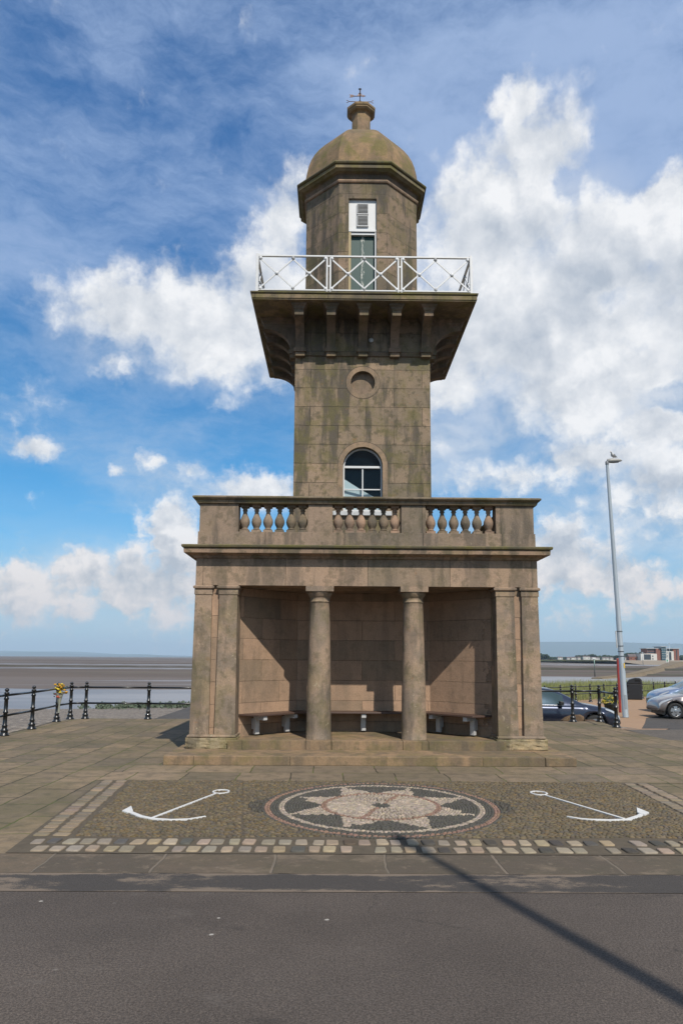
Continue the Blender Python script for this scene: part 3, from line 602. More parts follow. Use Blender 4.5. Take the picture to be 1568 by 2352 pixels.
def flags(name, bw, bh, rot=0, off=(0, 0), moss=.5, col=(.20, .165, .125), mortar=.012, joint=(.035, .03, .02), green=(.085, .10, .022)):
    col = tuple(x*.78 for x in col); m, p = newmat(name); P_ = pos(); mp = nd('ShaderNodeMapping'); L.new(P_, mp.inputs[0]); mp.inputs['Rotation'].default_value = (0, 0, rot); mp.inputs['Location'].default_value = (off[0], off[1], 0)
    _, jc = NZ(P_, 1.7, 4, .6); wv = VM('ADD', mp.outputs[0], VM('MULTIPLY', VM('SUBTRACT', jc, (.5, .5, .5)), (.09, .09, 0)))
    b = nd('ShaderNodeTexBrick'); L.new(wv, b.inputs['Vector']); b.inputs['Scale'].default_value = 1; b.inputs['Brick Width'].default_value = bw; b.inputs['Row Height'].default_value = bh
    b.offset = .42; b.squash = .8; b.squash_frequency = 3
    b.inputs['Mortar Size'].default_value = mortar; b.inputs['Mortar Smooth'].default_value = .4
    b.inputs['Color1'].default_value = (0, 0, 0, 1); b.inputs['Color2'].default_value = (1, 1, 1, 1); b.inputs['Mortar'].default_value = (.5, .5, .5, 1)
    bc = nd('ShaderNodeSeparateColor'); L.new(b.outputs[0], bc.inputs[0])
    big, _ = NZ(P_, .7, 6, .6); mid, _ = NZ(P_, 4.5, 7, .68); fine, _ = NZ(P_, 60, 4, .7)
    c = MIX(bc.outputs[0], RGB([x*.76 for x in col]), RGB((col[0]*1.22, col[1]*1.14, col[2]*1.05)))
    c = MIX(MR(mid, .42, .68, 0, .65), c, RGB((.075, .062, .043)))
    m3, _ = NZ(VM('ADD', P_, (9, 9, 9)), 9, 6, .7); c = MIX(MR(m3, .55, .70, 0, .4), c, RGB((.25, .19, .135)))
    c = MIX(M('MULTIPLY', MR(big, .44, .60), moss), c, RGB((.088, .078, .036)))
    c = MIX(.45, c, MIX(fine, RGB((.4, .4, .4)), RGB((1.6, 1.6, 1.6))), 'MULTIPLY')
    gm, _ = NZ(P_, .9, 3, .6)
    jcol = MIX(MR(gm, .44, .54), RGB(joint), RGB(green))
    c = MIX(M('MULTIPLY', b.outputs['Fac'], .85), c, jcol)
    if name == 'edge_stones': c = MIX(MR(NZ(VM('ADD', P_, (4, 7, 0)), 1.3, 8, .7)[0], .52, .66, 0, .7), c, RGB((.19, .145, .10)))
    L.new(c, p.inputs['Base Color']); p.inputs['Roughness'].default_value = .86; p.inputs['Specular IOR Level'].default_value = .3
    bump(p, M('SUBTRACT', M('ADD', M('MULTIPLY', mid, .8), M('MULTIPLY', fine, .3)), M('ADD', M('MULTIPLY', b.outputs['Fac'], 1.2), M('MULTIPLY', bc.outputs[0], -.25))), .7, .02); return m
FL_T = flags('terrace_flags', 1.05, .56, R(90), (0, .1), .5, (.235, .182, .118), .014)
TER = [(-40, 6.54), (60, 6.54), (60, 17.15), (7.62, 17.15), (7.55, 19.8), (7.85, 22.15), (-7.25, 22.2), (-7.75, 21.1), (-7.6, 17.2), (-7.9, 12), (-8.3, 6.54)]
TER[0] = (-8.3, 6.54); TER.pop()
b = MB(); b.loft([[(x, y, z) for x, y in TER] for z in (-1.6, .0)]); o = b.build('terrace', FL_T); tag(o, kind='structure')
FL_F = flags('front_flags', 1.0, .79, 0, (.3, -11.23), .25, (.26, .20, .135), .012)
sheet('front_flags', [(-3.45, 11.23), (5.2, 11.23), (5.2, 12.815), (-3.45, 12.815)], .004, FL_F)
EDGE = flags('edge_stones', 1.25, .63, 0, (.1, -6.53), .15, (.14, .11, .08), .016, (.17, .135, .10), (.14, .115, .085))
sheet('edge_stones', [(-8.3, 6.54), (60, 6.54), (60, 7.15), (-8.3, 7.15)], .004, EDGE)
# bedding of the cobble panel
BED = plain('cobble_bedding', (.13, .105, .075), .95, 0, .35, 9, .2)
def xl(y): return -2.93+(11.19-y)*.095
def xr(y): return 4.21-(11.06-y)*.056
sheet('cobble_bedding', [(xl(7.15)-.45, 7.15), (60, 7.15), (60, 7.74), (xr(7.74)+.0, 7.74), (xr(7.74)+.42, 7.74), (xr(11.2)+.42, 11.22), (xl(11.22)-.43, 11.22)], .008, BED)
def attrmat(name, rough=.75, spec=.4):
    m, p = newmat(name); a = nd('ShaderNodeAttribute'); a.attribute_name = 'col'; P_ = pos(); n, _ = NZ(P_, 30, 5, .7); n2, _ = NZ(P_, 1.5, 5, .6)
    c = MIX(1.0, a.outputs[0], RGB((.70, .635, .54)), 'MULTIPLY'); c = MIX(.6, c, MIX(n, RGB((.45, .45, .45)), RGB((1.55, 1.55, 1.55))), 'MULTIPLY')
    c = MIX(.35, c, MIX(n2, RGB((.6, .6, .55)), RGB((1.4, 1.4, 1.4))), 'MULTIPLY')
    L.new(c, p.inputs['Base Color']); p.inputs['Roughness'].default_value = rough; p.inputs['Specular IOR Level'].default_value = spec; bump(p, n, .3, .004); return m
PEB = attrmat('pebble_stone')
def pebbles(name, items, mat, z=.006):
    """items: (x, y, length, width, height, angle, colour) -> one mesh of rounded stones"""
    n = 8; rings = [(1.0, 0.0), (.93, .55), (.62, .92), (0.0, 1.0)]
    V = []; Fc = []; Cc = []
    for (x, y, l, wd, h, a, c) in items:
        o = len(V); ca, sa = math.cos(a), math.sin(a); ph = random.uniform(0, 1); tx, ty = random.uniform(-.15, .15), random.uniform(-.15, .15)
        for k, (rr, hh) in enumerate(rings[:3]):
            for i in range(n):
                t = 2*math.pi*(i+ph)/n; q = abs(math.cos(t))**.8*math.copysign(1, math.cos(t)), abs(math.sin(t))**.8*math.copysign(1, math.sin(t))
                px, py = q[0]*l/2*rr, q[1]*wd/2*rr; V.append((x+px*ca-py*sa, y+px*sa+py*ca, z+h*hh*(1+tx*q[0]+ty*q[1])))
        V.append((x, y, z+h)); top = len(V)-1
        for k in range(2):
            for i in range(n): Fc.append((o+k*n+i, o+k*n+(i+1) % n, o+(k+1)*n+(i+1) % n, o+(k+1)*n+i))
        for i in range(n): Fc.append((o+2*n+i, o+2*n+(i+1) % n, top))
        Cc += [c]*(3*n+1)
    me = bpy.data.meshes.new(name); me.from_pydata(V, [], Fc); me.polygons.foreach_set('use_smooth', [True]*len(Fc))
    at = me.color_attributes.new('col', 'FLOAT_COLOR', 'POINT'); arr = np.ones((len(V), 4), np.float32); arr[:, :3] = np.array(Cc, np.float32); at.data.foreach_set('color', arr.ravel())
    me.materials.append(mat); o = bpy.data.objects.new(name, me); C.objects.link(o); return o
MX, MY, MA, MBb = .595, 9.361, 1.395, 1.60       # compass medallion centre and half axes
def inner_side(x, y):
    return ((x-MX)/MA)**2+((y-MY)/MBb)**2
def jit(c, a=.2):
    k = random.uniform(1-a, 1+a); return (c[0]*k, c[1]*k*random.uniform(.96, 1.04), c[2]*k*random.uniform(.92, 1.08))
items = []; y = 7.79; row = 0
cracks = [((1.9, 10.9), (3.0, 7.8)), ((2.75, 11.1), (3.9, 8.0)), ((-1.3, 11.1), (-.9, 7.8)), ((3.5, 11.1), (4.1, 9.6))]
def near_crack(x, y):
    for (a, b_) in cracks:
        t = ((x-a[0])*(b_[0]-a[0])+(y-a[1])*(b_[1]-a[1]))/((b_[0]-a[0])**2+(b_[1]-a[1])**2)
        if 0 < t < 1 and abs((x-a[0])*(b_[1]-a[1])-(y-a[1])*(b_[0]-a[0]))/math.hypot(b_[0]-a[0], b_[1]-a[1]) < .014: return True
    return False
while y < 11.2:
    x = xl(y)+.03+random.uniform(0, .05)
    while x < xr(y)-.02:
        wd = random.uniform(.036, .07); yy = y+.035*math.sin(x*2.1+y)+random.uniform(-.008, .008)
        d = inner_side(x, yy)
        out = d > 1.035 and not (abs(yy-MY) < .42 and 1.035 < d < 1.30 and abs(x-MX) < 1.62)
        if out and not near_crack(x, yy) and 7.76 < yy < 11.2:
            c = random.choice([(.15, .125, .085), (.13, .11, .08), (.17, .14, .095), (.115, .105, .09), (.165, .125, .065), (.145, .125, .08)])
            items.append((x, yy, wd*1.02, random.uniform(.030, .041), random.uniform(.010, .018), random.uniform(-.35, .35)+.3*math.sin(x*1.7), jit(c, .25)))
        x += wd*.98
    y += .038; row += 1
CP = pebbles('cobble_panel', items, PEB, .008); tag(CP, 'brown cobbled panel in front of the steps, around the compass and anchors', 'cobbles')
# compass rose of pebbles
items = []; Wc, Kc, Rc, Gc = (.39, .345, .31), (.085, .085, .08), (.27, .18, .15), (.30, .27, .24)
def rose(rho, th):
    """colour at normalised radius / angle"""
    t = math.degrees(th) % 45; d = abs(t-22.5)            # 0 at a point of the star
    if rho > 1.0: return 'K'
    if rho > .965: return 'R'
    if rho > .90: return 'K'
    if rho > .845: return 'W'
    if rho < .07: return 'K'
    if .485 < rho < .525: return 'R'
    kpt = int(((math.degrees(th) % 360))//45)
    if rho < .485:
        for a in (67.5, 247.5):
            if abs(((math.degrees(th)-a+180) % 360)-180)*math.pi/180*rho < .02: return 'R'
        return 'W'
    # star points narrow outward
    if rho*math.sin(math.radians(d)) < .191*(.855-rho*math.cos(math.radians(d)))/(.855-.462):
        if kpt in (1, 3, 5, 7) and rho > .70 and (t-22.5) > 0: return 'K'
        return 'W'
    return 'K'
r = .02; 
while r < 1.035:
    circ_len = 2*math.pi*r*1.5; stp = .045 if r > .5 else .05
    n = max(1, int(circ_len/(.050 if rose(r, 0) != 'R' else .07)))
    for i in range(n):
        th = 2*math.pi*(i+random.uniform(-.2, .2))/n+r*3
        code = rose(r, th); c = {'W': Wc, 'K': Kc, 'R': Rc}[code]
        if code == 'W' and random.random() < .3: c = random.choice([Gc, (.34, .31, .29), (.50, .43, .37)])
        x = MX+MA*r*math.cos(th); y = MY+MBb*r*math.sin(th); tang = math.atan2(MBb*math.cos(th), -MA*math.sin(th))
        l, w_ = (.052, .036) if r > .53 else (.052, .038)
        rad = code != 'R' and r < .48
        items.append((x, y, l if not rad else .062, w_*1.08 if not rad else .034, random.uniform(.014, .022), tang+(math.pi/2 if rad else 0)+random.uniform(-.3, .3), jit(c, .16)))
    r += .0245
for s in (-1, 1):                                   # dark shoulders outside the ring at left and right
    for k in range(400):
        x = MX+s*random.uniform(1.1, 1.60); y = MY+random.uniform(-.42, .42)
        if 1.06 < inner_side(x, y) and abs(y-MY) < .42-(max(0, abs(x-MX)-1.42))*1.6:
            if not any(abs(x-q[0]) < .035 and abs(y-q[1]) < .026 for q in items[-180:]): items.append((x, y, .06, .045, .022, random.uniform(-.4, .4)+1.4, jit((.085, .08, .07), .3)))
CM = pebbles('compass_medallion', items, PEB, .009); tag(CM, 'round pebble mosaic of an eight-pointed compass star inside red rings', 'mosaic')
# anchors of white stone set in the cobbles
ANC = plain('white_anchor_stone', (.76, .74, .70), .65, 0, .22, 9)
def anchor(pts, ring_c, shank, fluke, label, rr=.115):
    t = empty('anchor_inlay', (ring_c[0], ring_c[1], 0), 0, label, 'anchor', 'white anchors set in the cobbles')
    ox, oy = ring_c; z0_, z1_ = .01, .030
    b = MB(); n = 28
    b.loft([[(r_*math.cos(2*math.pi*i/n), r_*1.3*math.sin(2*math.pi*i/n), z) for i in range(n)] for r_, z in ((rr-.024, z0_), (rr-.024, z1_), (rr, z1_), (rr, z0_), (rr-.024, z0_))], False, False); b.build('ring', ANC, t, .003)
    def stroke(P_, ws):
        b = MB(); loops = []
        P_ = [Vector((x-ox, y-oy, 0)) for x, y in P_]
        for i, p in enumerate(P_):
            d = (P_[min(i+1, len(P_)-1)]-P_[max(i-1, 0)]).normalized(); nn = Vector((-d.y, d.x, 0))*ws[i]/2; loops.append([(p.x-nn.x, p.y-nn.y, z0_), (p.x+nn.x, p.y+nn.y, z0_), (p.x+nn.x, p.y+nn.y, z1_), (p.x-nn.x, p.y-nn.y, z1_)])
        b.loft(loops); return b
    stroke(shank, [.026, .036]).build('shank', ANC, t, .003)
    stroke(pts, [.05, .06, .062, .058, .048, .038, .022][:len(pts)]).build('arm', ANC, t, .003)
    b = MB(); b.prism([(x-ox, y-oy) for x, y in fluke], 'z', z0_, z1_+.004); b.build('fluke', ANC, t, .003)
anchor([(-2.39, 9.0), (-2.30, 8.86), (-2.15, 8.67), (-1.99, 8.545), (-1.77, 8.49), (-1.58, 8.53), (-1.42, 8.68)], (-1.48, 10.24), [(-1.53, 10.10), (-1.995, 8.59)], [(-2.43, 8.93), (-2.40, 9.22), (-2.30, 8.93), (-2.34, 8.84)], 'white anchor left of the compass mosaic, its ring towards the centre')
anchor([(3.66, 9.0), (3.53, 8.81), (3.32, 8.61), (3.11, 8.57), (2.88, 8.60), (2.77, 8.66), (2.68, 8.76)], (2.765, 10.24), [(2.80, 10.10), (3.29, 8.65)], [(3.71, 8.97), (3.68, 9.26), (3.57, 8.97), (3.60, 8.84)], 'white anchor right of the compass mosaic, its ring towards the centre')
# granite setts bordering the panel
SB = MB(); cols = []
sv = []
def sett(x0, x1, y0, y1, h, c):
    global SB
    j = lambda: random.uniform(-.012, .012); e = .018
    q = [(x0+j(), y0+j()), (x1+j(), y0+j()), (x1+j(), y1+j()), (x0+j(), y1+j())]; cx_, cy_ = (x0+x1)/2, (y0+y1)/2
    q2 = [(x+(cx_-x)*.14, y+(cy_-y)*.16) for x, y in q]
    # rounded corners: 8-gon
    def rnd(qs):
        out = []
        for i in range(4):
            a = qs[i-1]; b_ = qs[i]; c_ = qs[(i+1) % 4]
            out.append((b_[0]+(a[0]-b_[0])*.1, b_[1]+(a[1]-b_[1])*.1)); out.append((b_[0]+(c_[0]-b_[0])*.1, b_[1]+(c_[1]-b_[1])*.1))
        return out
    o = len(SB.v); L0 = rnd(q); L1 = rnd(q2)
    SB.loft([[(x, y, .005) for x, y in L0], [(x, y, .006+h*.75) for x, y in L0], [(x, y, .006+h) for x, y in L1]], False, True, True, True)
    cols.extend([c]*(len(SB.v)-o))
x = xl(7.3)-.38; SC = [(.38, .325, .26), (.33, .30, .255), (.39, .32, .24), (.31, .285, .25), (.36, .30, .245), (.40, .36, .30)]
while x < 9:
    wd = random.uniform(.105, .125)
    for r_ in (0, 1):
        c = random.choice(SC)
        if random.random() < .13: c = random.choice([(.075, .07, .064), (.10, .10, .098), (.11, .09, .068)])
        if random.random() < .05: continue
        yb_ = 7.195+r_*.275; xx = x+r_*.03+random.uniform(-.012, .012); sett(xx, xx+wd, yb_, yb_+random.uniform(.17, .195), random.uniform(.012, .022), jit(c, .15))
    x += wd+random.uniform(.035, .05)
for side in (-1, 1):
    y = 7.80
    while y < 11.1:
        ln = random.uniform(.11, .14)
        for r_ in (0, 1):
            xa = (xl(y+.1)-.19-r_*.20) if side < 0 else (xr(y+.1)+.02+r_*.20)
            sett(xa, xa+.145, y, y+ln, random.uniform(.010, .018), jit(random.choice([(.26, .22, .175), (.22, .195, .16), (.29, .24, .19)]), .15))
        y += ln+.045
so = SB.build('sett_border', PEB, None); at = so.data.color_attributes.new('col', 'FLOAT_COLOR', 'POINT'); arr = np.ones((len(SB.v), 4), np.float32); arr[:, :3] = np.array(cols, np.float32); at.data.foreach_set('color', arr.ravel())
tag(so, kind='structure')
# litter and droppings on the asphalt: left to the material

# pavement, car park on the right (falls away from the terrace)
def rz(x, y): return -.6*min(1, max(0, (y-20)/5))-.006
TAN = plain('sandy_resin_paving', (.42, .27, .165), .9, 0, .14, 2.5, .2, 0, .004)
FOOT = asphalt('footpath_asphalt', (.10, .085, .07), False)
CARP = asphalt('car_park_asphalt', (.065, .058, .052), False)
ys = np.linspace(17.15, 26, 10).tolist()+[30, 36, 44, 60]
grid_sheet('car_park', np.linspace(7.0, 70, 20).tolist(), ys, lambda x, y: rz(x, y)-.004, CARP)
grid_sheet('car_park', [-14, 0, 7.0], [22.3, 30, 44], lambda x, y: -.606, CARP) if False else None
tan_b = MB()
def tan_edge(y): 
    pts = [(17.0, 7.7), (19.6, 8.6), (20.6, 9.35), (22.5, 9.7), (26, 10.6), (29, 12.0), (31.5, 13.1), (34, 15.5), (40, 24), (44, 34), (50, 46)]
    for (a, xa), (b_, xb) in zip(pts, pts[1:]):
        if a <= y <= b_: return xa+(xb-xa)*(y-a)/(b_-a)
    return pts[-1][1]
yy = [19.75, 20, 20.6, 21.2, 22, 22.4, 23, 24, 25, 26, 27.5, 29, 30, 31.5, 33, 34.5, 36, 38, 40, 42, 44, 47, 50]
def tan_left(y): return 7.58+ (y-19.75)*.11 if y < 22.2 else (7.86+(y-22.2)*.9 if y < 24.2 else 9.66+max(0, (y-29))*.25)
tv = []; 
for y in yy:
    a, c_ = tan_left(y), max(tan_edge(y), tan_left(y)+.2)
    tv.append([(a+(c_-a)*t, y) for t in (0, .25, .5, .75, 1)])
tan_b.add([(x, y, rz(x, y)+.0) for r_ in tv for x, y in r_], [(j*5+i, j*5+i+1, (j+1)*5+i+1, (j+1)*5+i) for j in range(len(yy)-1) for i in range(4)], True)
tag(tan_b.build('sandy_pavement', TAN), kind='structure')
grid_sheet('footpath', [7.62, 9, 12, 20, 60], [17.16, 18.5, 19.75], lambda x, y: rz(x, y)+.001, FOOT)
PAINT = plain('white_road_paint', (.62, .62, .60), .7, 0, .2, 12)
b = MB(); b.add([(9.75, 21.15, rz(0, 21.15)+.004), (9.85, 21.05, rz(0, 21.05)+.004), (13.2, 19.5, rz(0, 19.5)+.006), (13.1, 19.6, rz(0, 19.6)+.006)], [(0, 1, 2, 3)]); tag(b.build('bay_line', PAINT), kind='structure')
# lower car park behind the building
grid_sheet('lower_car_park', [-7, 0, 7.05], [22.3, 30, 44], lambda x, y: -.606-.003, CARP)
# shingle beach, left and behind
def shingle():
    m, p = newmat('shingle'); P_ = pos(); v = nd('ShaderNodeTexVoronoi'); v.inputs['Scale'].default_value = 9; L.new(P_, v.inputs['Vector']); sc_ = nd('ShaderNodeSeparateColor'); L.new(v.outputs['Color'], sc_.inputs[0])
    n, _ = NZ(P_, .35, 6, .6); f, _ = NZ(P_, 14, 5, .8)
    c = ramp(sc_.outputs[0], [(0, (.05, .043, .036)), (.4, (.14, .112, .086)), (.75, (.21, .17, .13)), (1, (.36, .31, .25))])
    c = MIX(.5, c, MIX(n, RGB((.6, .58, .55)), RGB((1.4, 1.38, 1.35))), 'MULTIPLY'); c = MIX(MR(f, .5, .7, 0, .5), c, RGB((.14, .12, .10)))
    L.new(c, p.inputs['Base Color']); p.inputs['Roughness'].default_value = .85; bump(p, M('SUBTRACT', 1.0, v.outputs['Distance']), .8, .06); return m
def bz_(x, y):
    return max(-2.9, -.28-max(0, y-22)*.051-max(0, -7.6-x)*.018*(1 if y < 30 else .6)+.04*math.sin(x*.35+y*.2))
grid_sheet('shingle_beach', np.linspace(-160, -6.8, 80).tolist()+[-5.5, -4, -2, 0, 4, 9.5], np.linspace(-20, 20, 12).tolist()+np.linspace(21, 80, 50).tolist(), lambda x, y: bz_(x, y) if (x < -7.2 or y > 22.4) else -.9, shingle())
# mud flats to the horizon
def mud():
    m, p = newmat('mud_flats'); P_ = pos(); s = nd('ShaderNodeSeparateXYZ'); L.new(P_, s.inputs[0])
    # depth compressed so that streaks keep a natural size with distance
    dist = M('LOGARITHM', M('MAXIMUM', s.outputs[1], 20), 2.718); cv = nd('ShaderNodeCombineXYZ'); L.new(M('DIVIDE', s.outputs[0], M('MAXIMUM', s.outputs[1], 20)), cv.inputs[0]); L.new(M('MULTIPLY', dist, 1.0), cv.inputs[1])
    a, _ = NZ(VM('MULTIPLY', P_, (.006, .03, 1)), 1, 9, .65)
    b_, _ = NZ(VM('MULTIPLY', P_, (.0012, .006, 1)), 1, 7, .6, dist=.6)
    g, _ = NZ(P_, .6, 5, .7)
    c = MIX(MR(a, .35, .65), RGB((.070, .050, .036)), RGB((.135, .102, .078)))
    c = MIX(MR(g, .4, .7, 0, .4), c, RGB((.085, .068, .05)))
    grn = MR(b_, .58, .66, 0, .5); c = MIX(grn, c, RGB((.09, .095, .05)))
    wet = M('MULTIPLY', MR(b_, .50, .42), MR(a, .52, .40, .15, 1))
    c = MIX(M('MULTIPLY', wet, .8), c, RGB((.22, .195, .185)))
    L.new(c, p.inputs['Base Color']); L.new(MR(wet, 0, 1, .9, .28, 'LINEAR'), p.inputs['Roughness']); p.inputs['Specular IOR Level'].default_value = .35
    bump(p, M('ADD', g, a), .3, .1); return m
MUD = mud()
xs = [-30000, -8000, -3000, -1000, -400, -200, -100, 0, 100, 200, 400, 1000, 3000, 8000, 30000]; ysm = [-3000, -500, -50, 40, 80, 150, 300, 600, 1200, 3000, 8000, 30000]
grid_sheet('mud_flats', xs, ysm, lambda x, y: -2.75, MUD)
# tidal pools: shallow sheets of water between bars of mud
def water():
    m, p = newmat('estuary_water'); P_ = pos(); a, _ = NZ(VM('MULTIPLY', P_, (.5, 2.2, 1)), 1.2, 5, .7); b_, _ = NZ(VM('MULTIPLY', P_, (.02, .10, 1)), 1, 5, .6)
    L.new(MIX(MR(b_, .4, .6), RGB((.17, .165, .165)), RGB((.24, .23, .225))), p.inputs['Base Color']); p.inputs['Roughness'].default_value = .42; p.inputs['Specular IOR Level'].default_value = .35; bump(p, a, .5, .10); return m
WATER = water()
def pool(pts, z=-2.62, name='water'):
    c = (sum(p[0] for p in pts)/len(pts), sum(p[1] for p in pts)/len(pts)); out = []
    for i in range(len(pts)):
        a = Vector(pts[i]+(0,)); b_ = Vector(pts[(i+1) % len(pts)]+(0,)); n_ = max(2, int((b_-a).length/6)); n_ = min(n_, 60)
        for k in range(n_):
            p = a+(b_-a)*(k/n_); amp = .012*p.y; out.append((p.x, p.y+amp*(math.sin(p.x*.13+p.y)+.6*math.sin(p.x*.37)+.5*random.uniform(-1, 1)), z))
    b = MB(); b.add(out, [tuple(range(len(out)))]); tag(b.build(name, WATER), kind='structure')
pool([(-260, 60), (30, 60), (30, 103), (-260, 103)])
pool([(-400, 262), (-60, 276), (-20, 300), (-120, 292), (-400, 285)], -2.70)
pool([(-240, 395), (60, 430), (60, 470), (-60, 452), (-260, 415)], -2.70)
pool([(40, 120), (200, 150), (330, 210), (230, 215), (110, 205), (30, 190)], -2.70)
pool([(160, 560), (600, 640), (640, 760), (300, 700)], -2.70)
# long low bars of rough stone and weed on the flats
WEED = plain('weedy_stone', (.085, .075, .05), .9, 0, .5, .5, .2)
def bar_ridge(name, pts, w_, h_, mat, zb=-2.8):
    b = MB(); loops = []
    for i, (x, y) in enumerate(pts):
        a = Vector(pts[max(i-1, 0)]); c_ = Vector(pts[min(i+1, len(pts)-1)]); d = (c_-a).normalized(); n_ = Vector((-d.y, d.x)); j = random.uniform(.75, 1.2)
        ww = w_[i] if isinstance(w_, list) else w_; hh = h_[i] if isinstance(h_, list) else h_
        loops.append([(x+n_.x*ww*q, y+n_.y*ww*q, zb+hh*hz*j if hz < 1 else zb+hh*j) for q, hz in ((-1, 0), (-.6, .7), (-.2, 1), (.2, 1), (.6, .7), (1, 0))])
    b.loft(loops, True, True, False, True); return tag(b.build(name, mat), kind='structure')
bar_ridge('mud_bar', [(x, 330+.08*(x-60)) for x in range(50, 220, 6)], 14, .95, WEED)
bar_ridge('mud_bar', [(x, 225+.05*(x-80)) for x in range(88, 135, 3)], 5, .3, WEED)
bar_ridge('mud_bar', [(x, 330+.02*x) for x in range(-150, 20, 6)], 5, .55, WEED)
SAND = plain('pale_sand', (.36, .29, .21), .9, 0, .2, .05, .2)
# promontory with the town on the right
LAND = plain('far_grass_land', (.10, .115, .05), .95, 0, .4, .01, .2)
b = MB(); b.add([(250, 1380, -2.7), (700, 1250, -2.7), (3000, 1100, -2.7), (3000, 1500, 1.6), (700, 1420, 1.6), (230, 1500, 1.0), (-200, 2300, 1.0), (3000, 2500, 2.0)], [(0, 1, 4, 5), (1, 2, 3, 4), (5, 4, 3, 7), (5, 7, 6)]); tag(b.build('far_shore', LAND), kind='structure')
b = MB(); b.add([(290, 700, -2.7), (380, 640, -2.7), (900, 560, -2.7), (900, 760, 1.4), (420, 800, 1.5), (300, 815, 1.2), (305, 1380, 1.2), (900, 1380, 1.6)], [(0, 1, 4, 5), (1, 2, 3, 4), (5, 4, 3, 7, 6)]); tag(b.build('town_shore', SAND), kind='structure')
# curving sea wall
SWM = plain('sea_wall_concrete', (.24, .185, .12), .9, 0, .35, .12, .2)
pts = [(62, 176, 1.2, -2.4), (77.5, 196, 1.2, -1.85), (92, 224, 1.4, -1.7), (110.5, 262, 1.8, -1.6), (141, 325, 2.2, -1.45), (178, 400, 2.6, -1.1), (231, 510, 3.5, -.3), (276, 600, 4.5, .6), (335, 650, 6, .9), (450, 630, 6, .7), (800, 640, 6, .7)]
b = MB(); loops = []
for i, (x, y, ww, zt) in enumerate(pts):
    a = Vector(pts[max(i-1, 0)][:2]); c_ = Vector(pts[min(i+1, len(pts)-1)][:2]); d = (c_-a).normalized(); n_ = Vector((d.y, -d.x))
    loops.append([(x+n_.x*q*ww, y+n_.y*q*ww, z) for q, z in ((1.5, -2.85), (1.0, zt-.12), (1.0, zt), (-1.0, zt), (-1.2, -2.85))])
b.loft(loops, True, True, False, False); o = b.build('sea_wall', SWM); tag(o, 'long pale concrete sea wall curving across the flats towards the far town', 'sea wall')
# far hills
HILL = plain('hill_grass', (.06, .09, .05), .95, 0, .3, .0008, .2)
def hills(name, x0, x1, y0, fh, depth=3500):
    b = MB(); n_ = 90; loops = []
    for i in range(n_+1):
        t = i/n_; x = x0+(x1-x0)*t; h = fh(t); loops.append([(x, y0+depth*q, -3+h*z) for q, z in ((0, 0), (.12, .28), (.3, .7), (.5, 1), (.8, .9), (1, 0))])
    b.loft(loops, True, True, False, True); tag(b.build(name, HILL), kind='structure')
def fhl(t): return 205*(.55+.3*math.sin(t*5+1)+.12*math.sin(t*17)+.05*math.sin(t*41))*min(1, t*6+.3)
hills('hills', -14000, 500, 18000, fhl, 4000)
def fhr(t): return (300+40*math.sin(t*4+.5)+14*math.sin(t*13)+5*math.sin(t*37))*1.12*min(1, .72+t*4)**.8
hills('hills', 3300, 16000, 14000, fhr, 4500)
def flow(t): return 60*(1+.4*math.sin(t*9)+.25*math.sin(t*31))
hills('hills', -9000, 1500, 15500, flow, 1500)

# ================================================================ RAILINGS
POST = MB(); POST.lathe([(.115, 0), (.115, .02), (.09, .045), (.075, .09), (.085, .11), (.085, .13), (.06, .155), (.055, .20), (.062, .21), (.062, .235), (.048, .25), (.046, .50), (.058, .51), (.058, .54), (.046, .55), (.042, .80), (.055, .81), (.055, .85), (.043, .86), (.043, .93), (.06, .945), (.06, .965), (.035, .975), (.03, .99), (.05, 1.015), (.045, 1.045), (.02, 1.065), (.0, 1.07)], (0, 0, 0), 18)
post_proto = None
def railing(pts, label, rails=(.905, .45), zs=None, h=1.0, r=.027, group=None, mudcap=False):
    global post_proto
    t = empty('railing', (pts[0][0], pts[0][1], pts[0][2]), 0, label, 'railing', group); ox, oy, oz = pts[0]
    for (x, y, z) in pts:
        if post_proto is None: post_proto = POST.build('post', BLACKP, t); o = post_proto
        else: o = post_proto.copy(); C.objects.link(o); o.parent = t
        o.location = (x-ox, y-oy, z-oz); o.scale = (1, 1, h); o.rotation_euler = (0, 0, random.uniform(0, 6))
    for (a, c_) in zip(pts, pts[1:]):
        for q in rails:
            b = MB(); b.tube([(a[0]-ox, a[1]-oy, a[2]-oz+q*h), (c_[0]-ox, c_[1]-oy, c_[2]-oz+q*h)], r, 8); b.build('rail', BLACKP, t)
    return t
railing([(-7.44, 15.6, 0), (-7.45, 17.295, 0), (-7.45, 18.847, 0), (-7.62, 20.977, 0), (-7.56, 21.86, 0), (-7.184, 22.04, 0), (-5.361, 22.014, 0), (-3.55, 22.0, 0), (-1.75, 22.0, 0)], 'black iron railing round the seaward corner of the terrace, flowers tied to it')
railing([(5.2, 21.93, 0), (6.985, 21.947, 0), (7.793, 22.0, 0), (7.60, 20.216, 0)], 'short black iron railing on the terrace beside the parked cars', rails=(.88,))
for (x, y) in ((-7.62, 20.977), (-7.45, 18.847), (-7.45, 17.295), (-7.56, 21.86)): pass
fpts = []
for k in range(12):
    t = (k-1.5)/8.6; fpts.append((13.0+9.8*t, 41.5+8.2*t, -.6))
railing(fpts, 'far black railing between the sandy pavement and the dune grass', rails=(.93, .5), r=.022, h=.95)

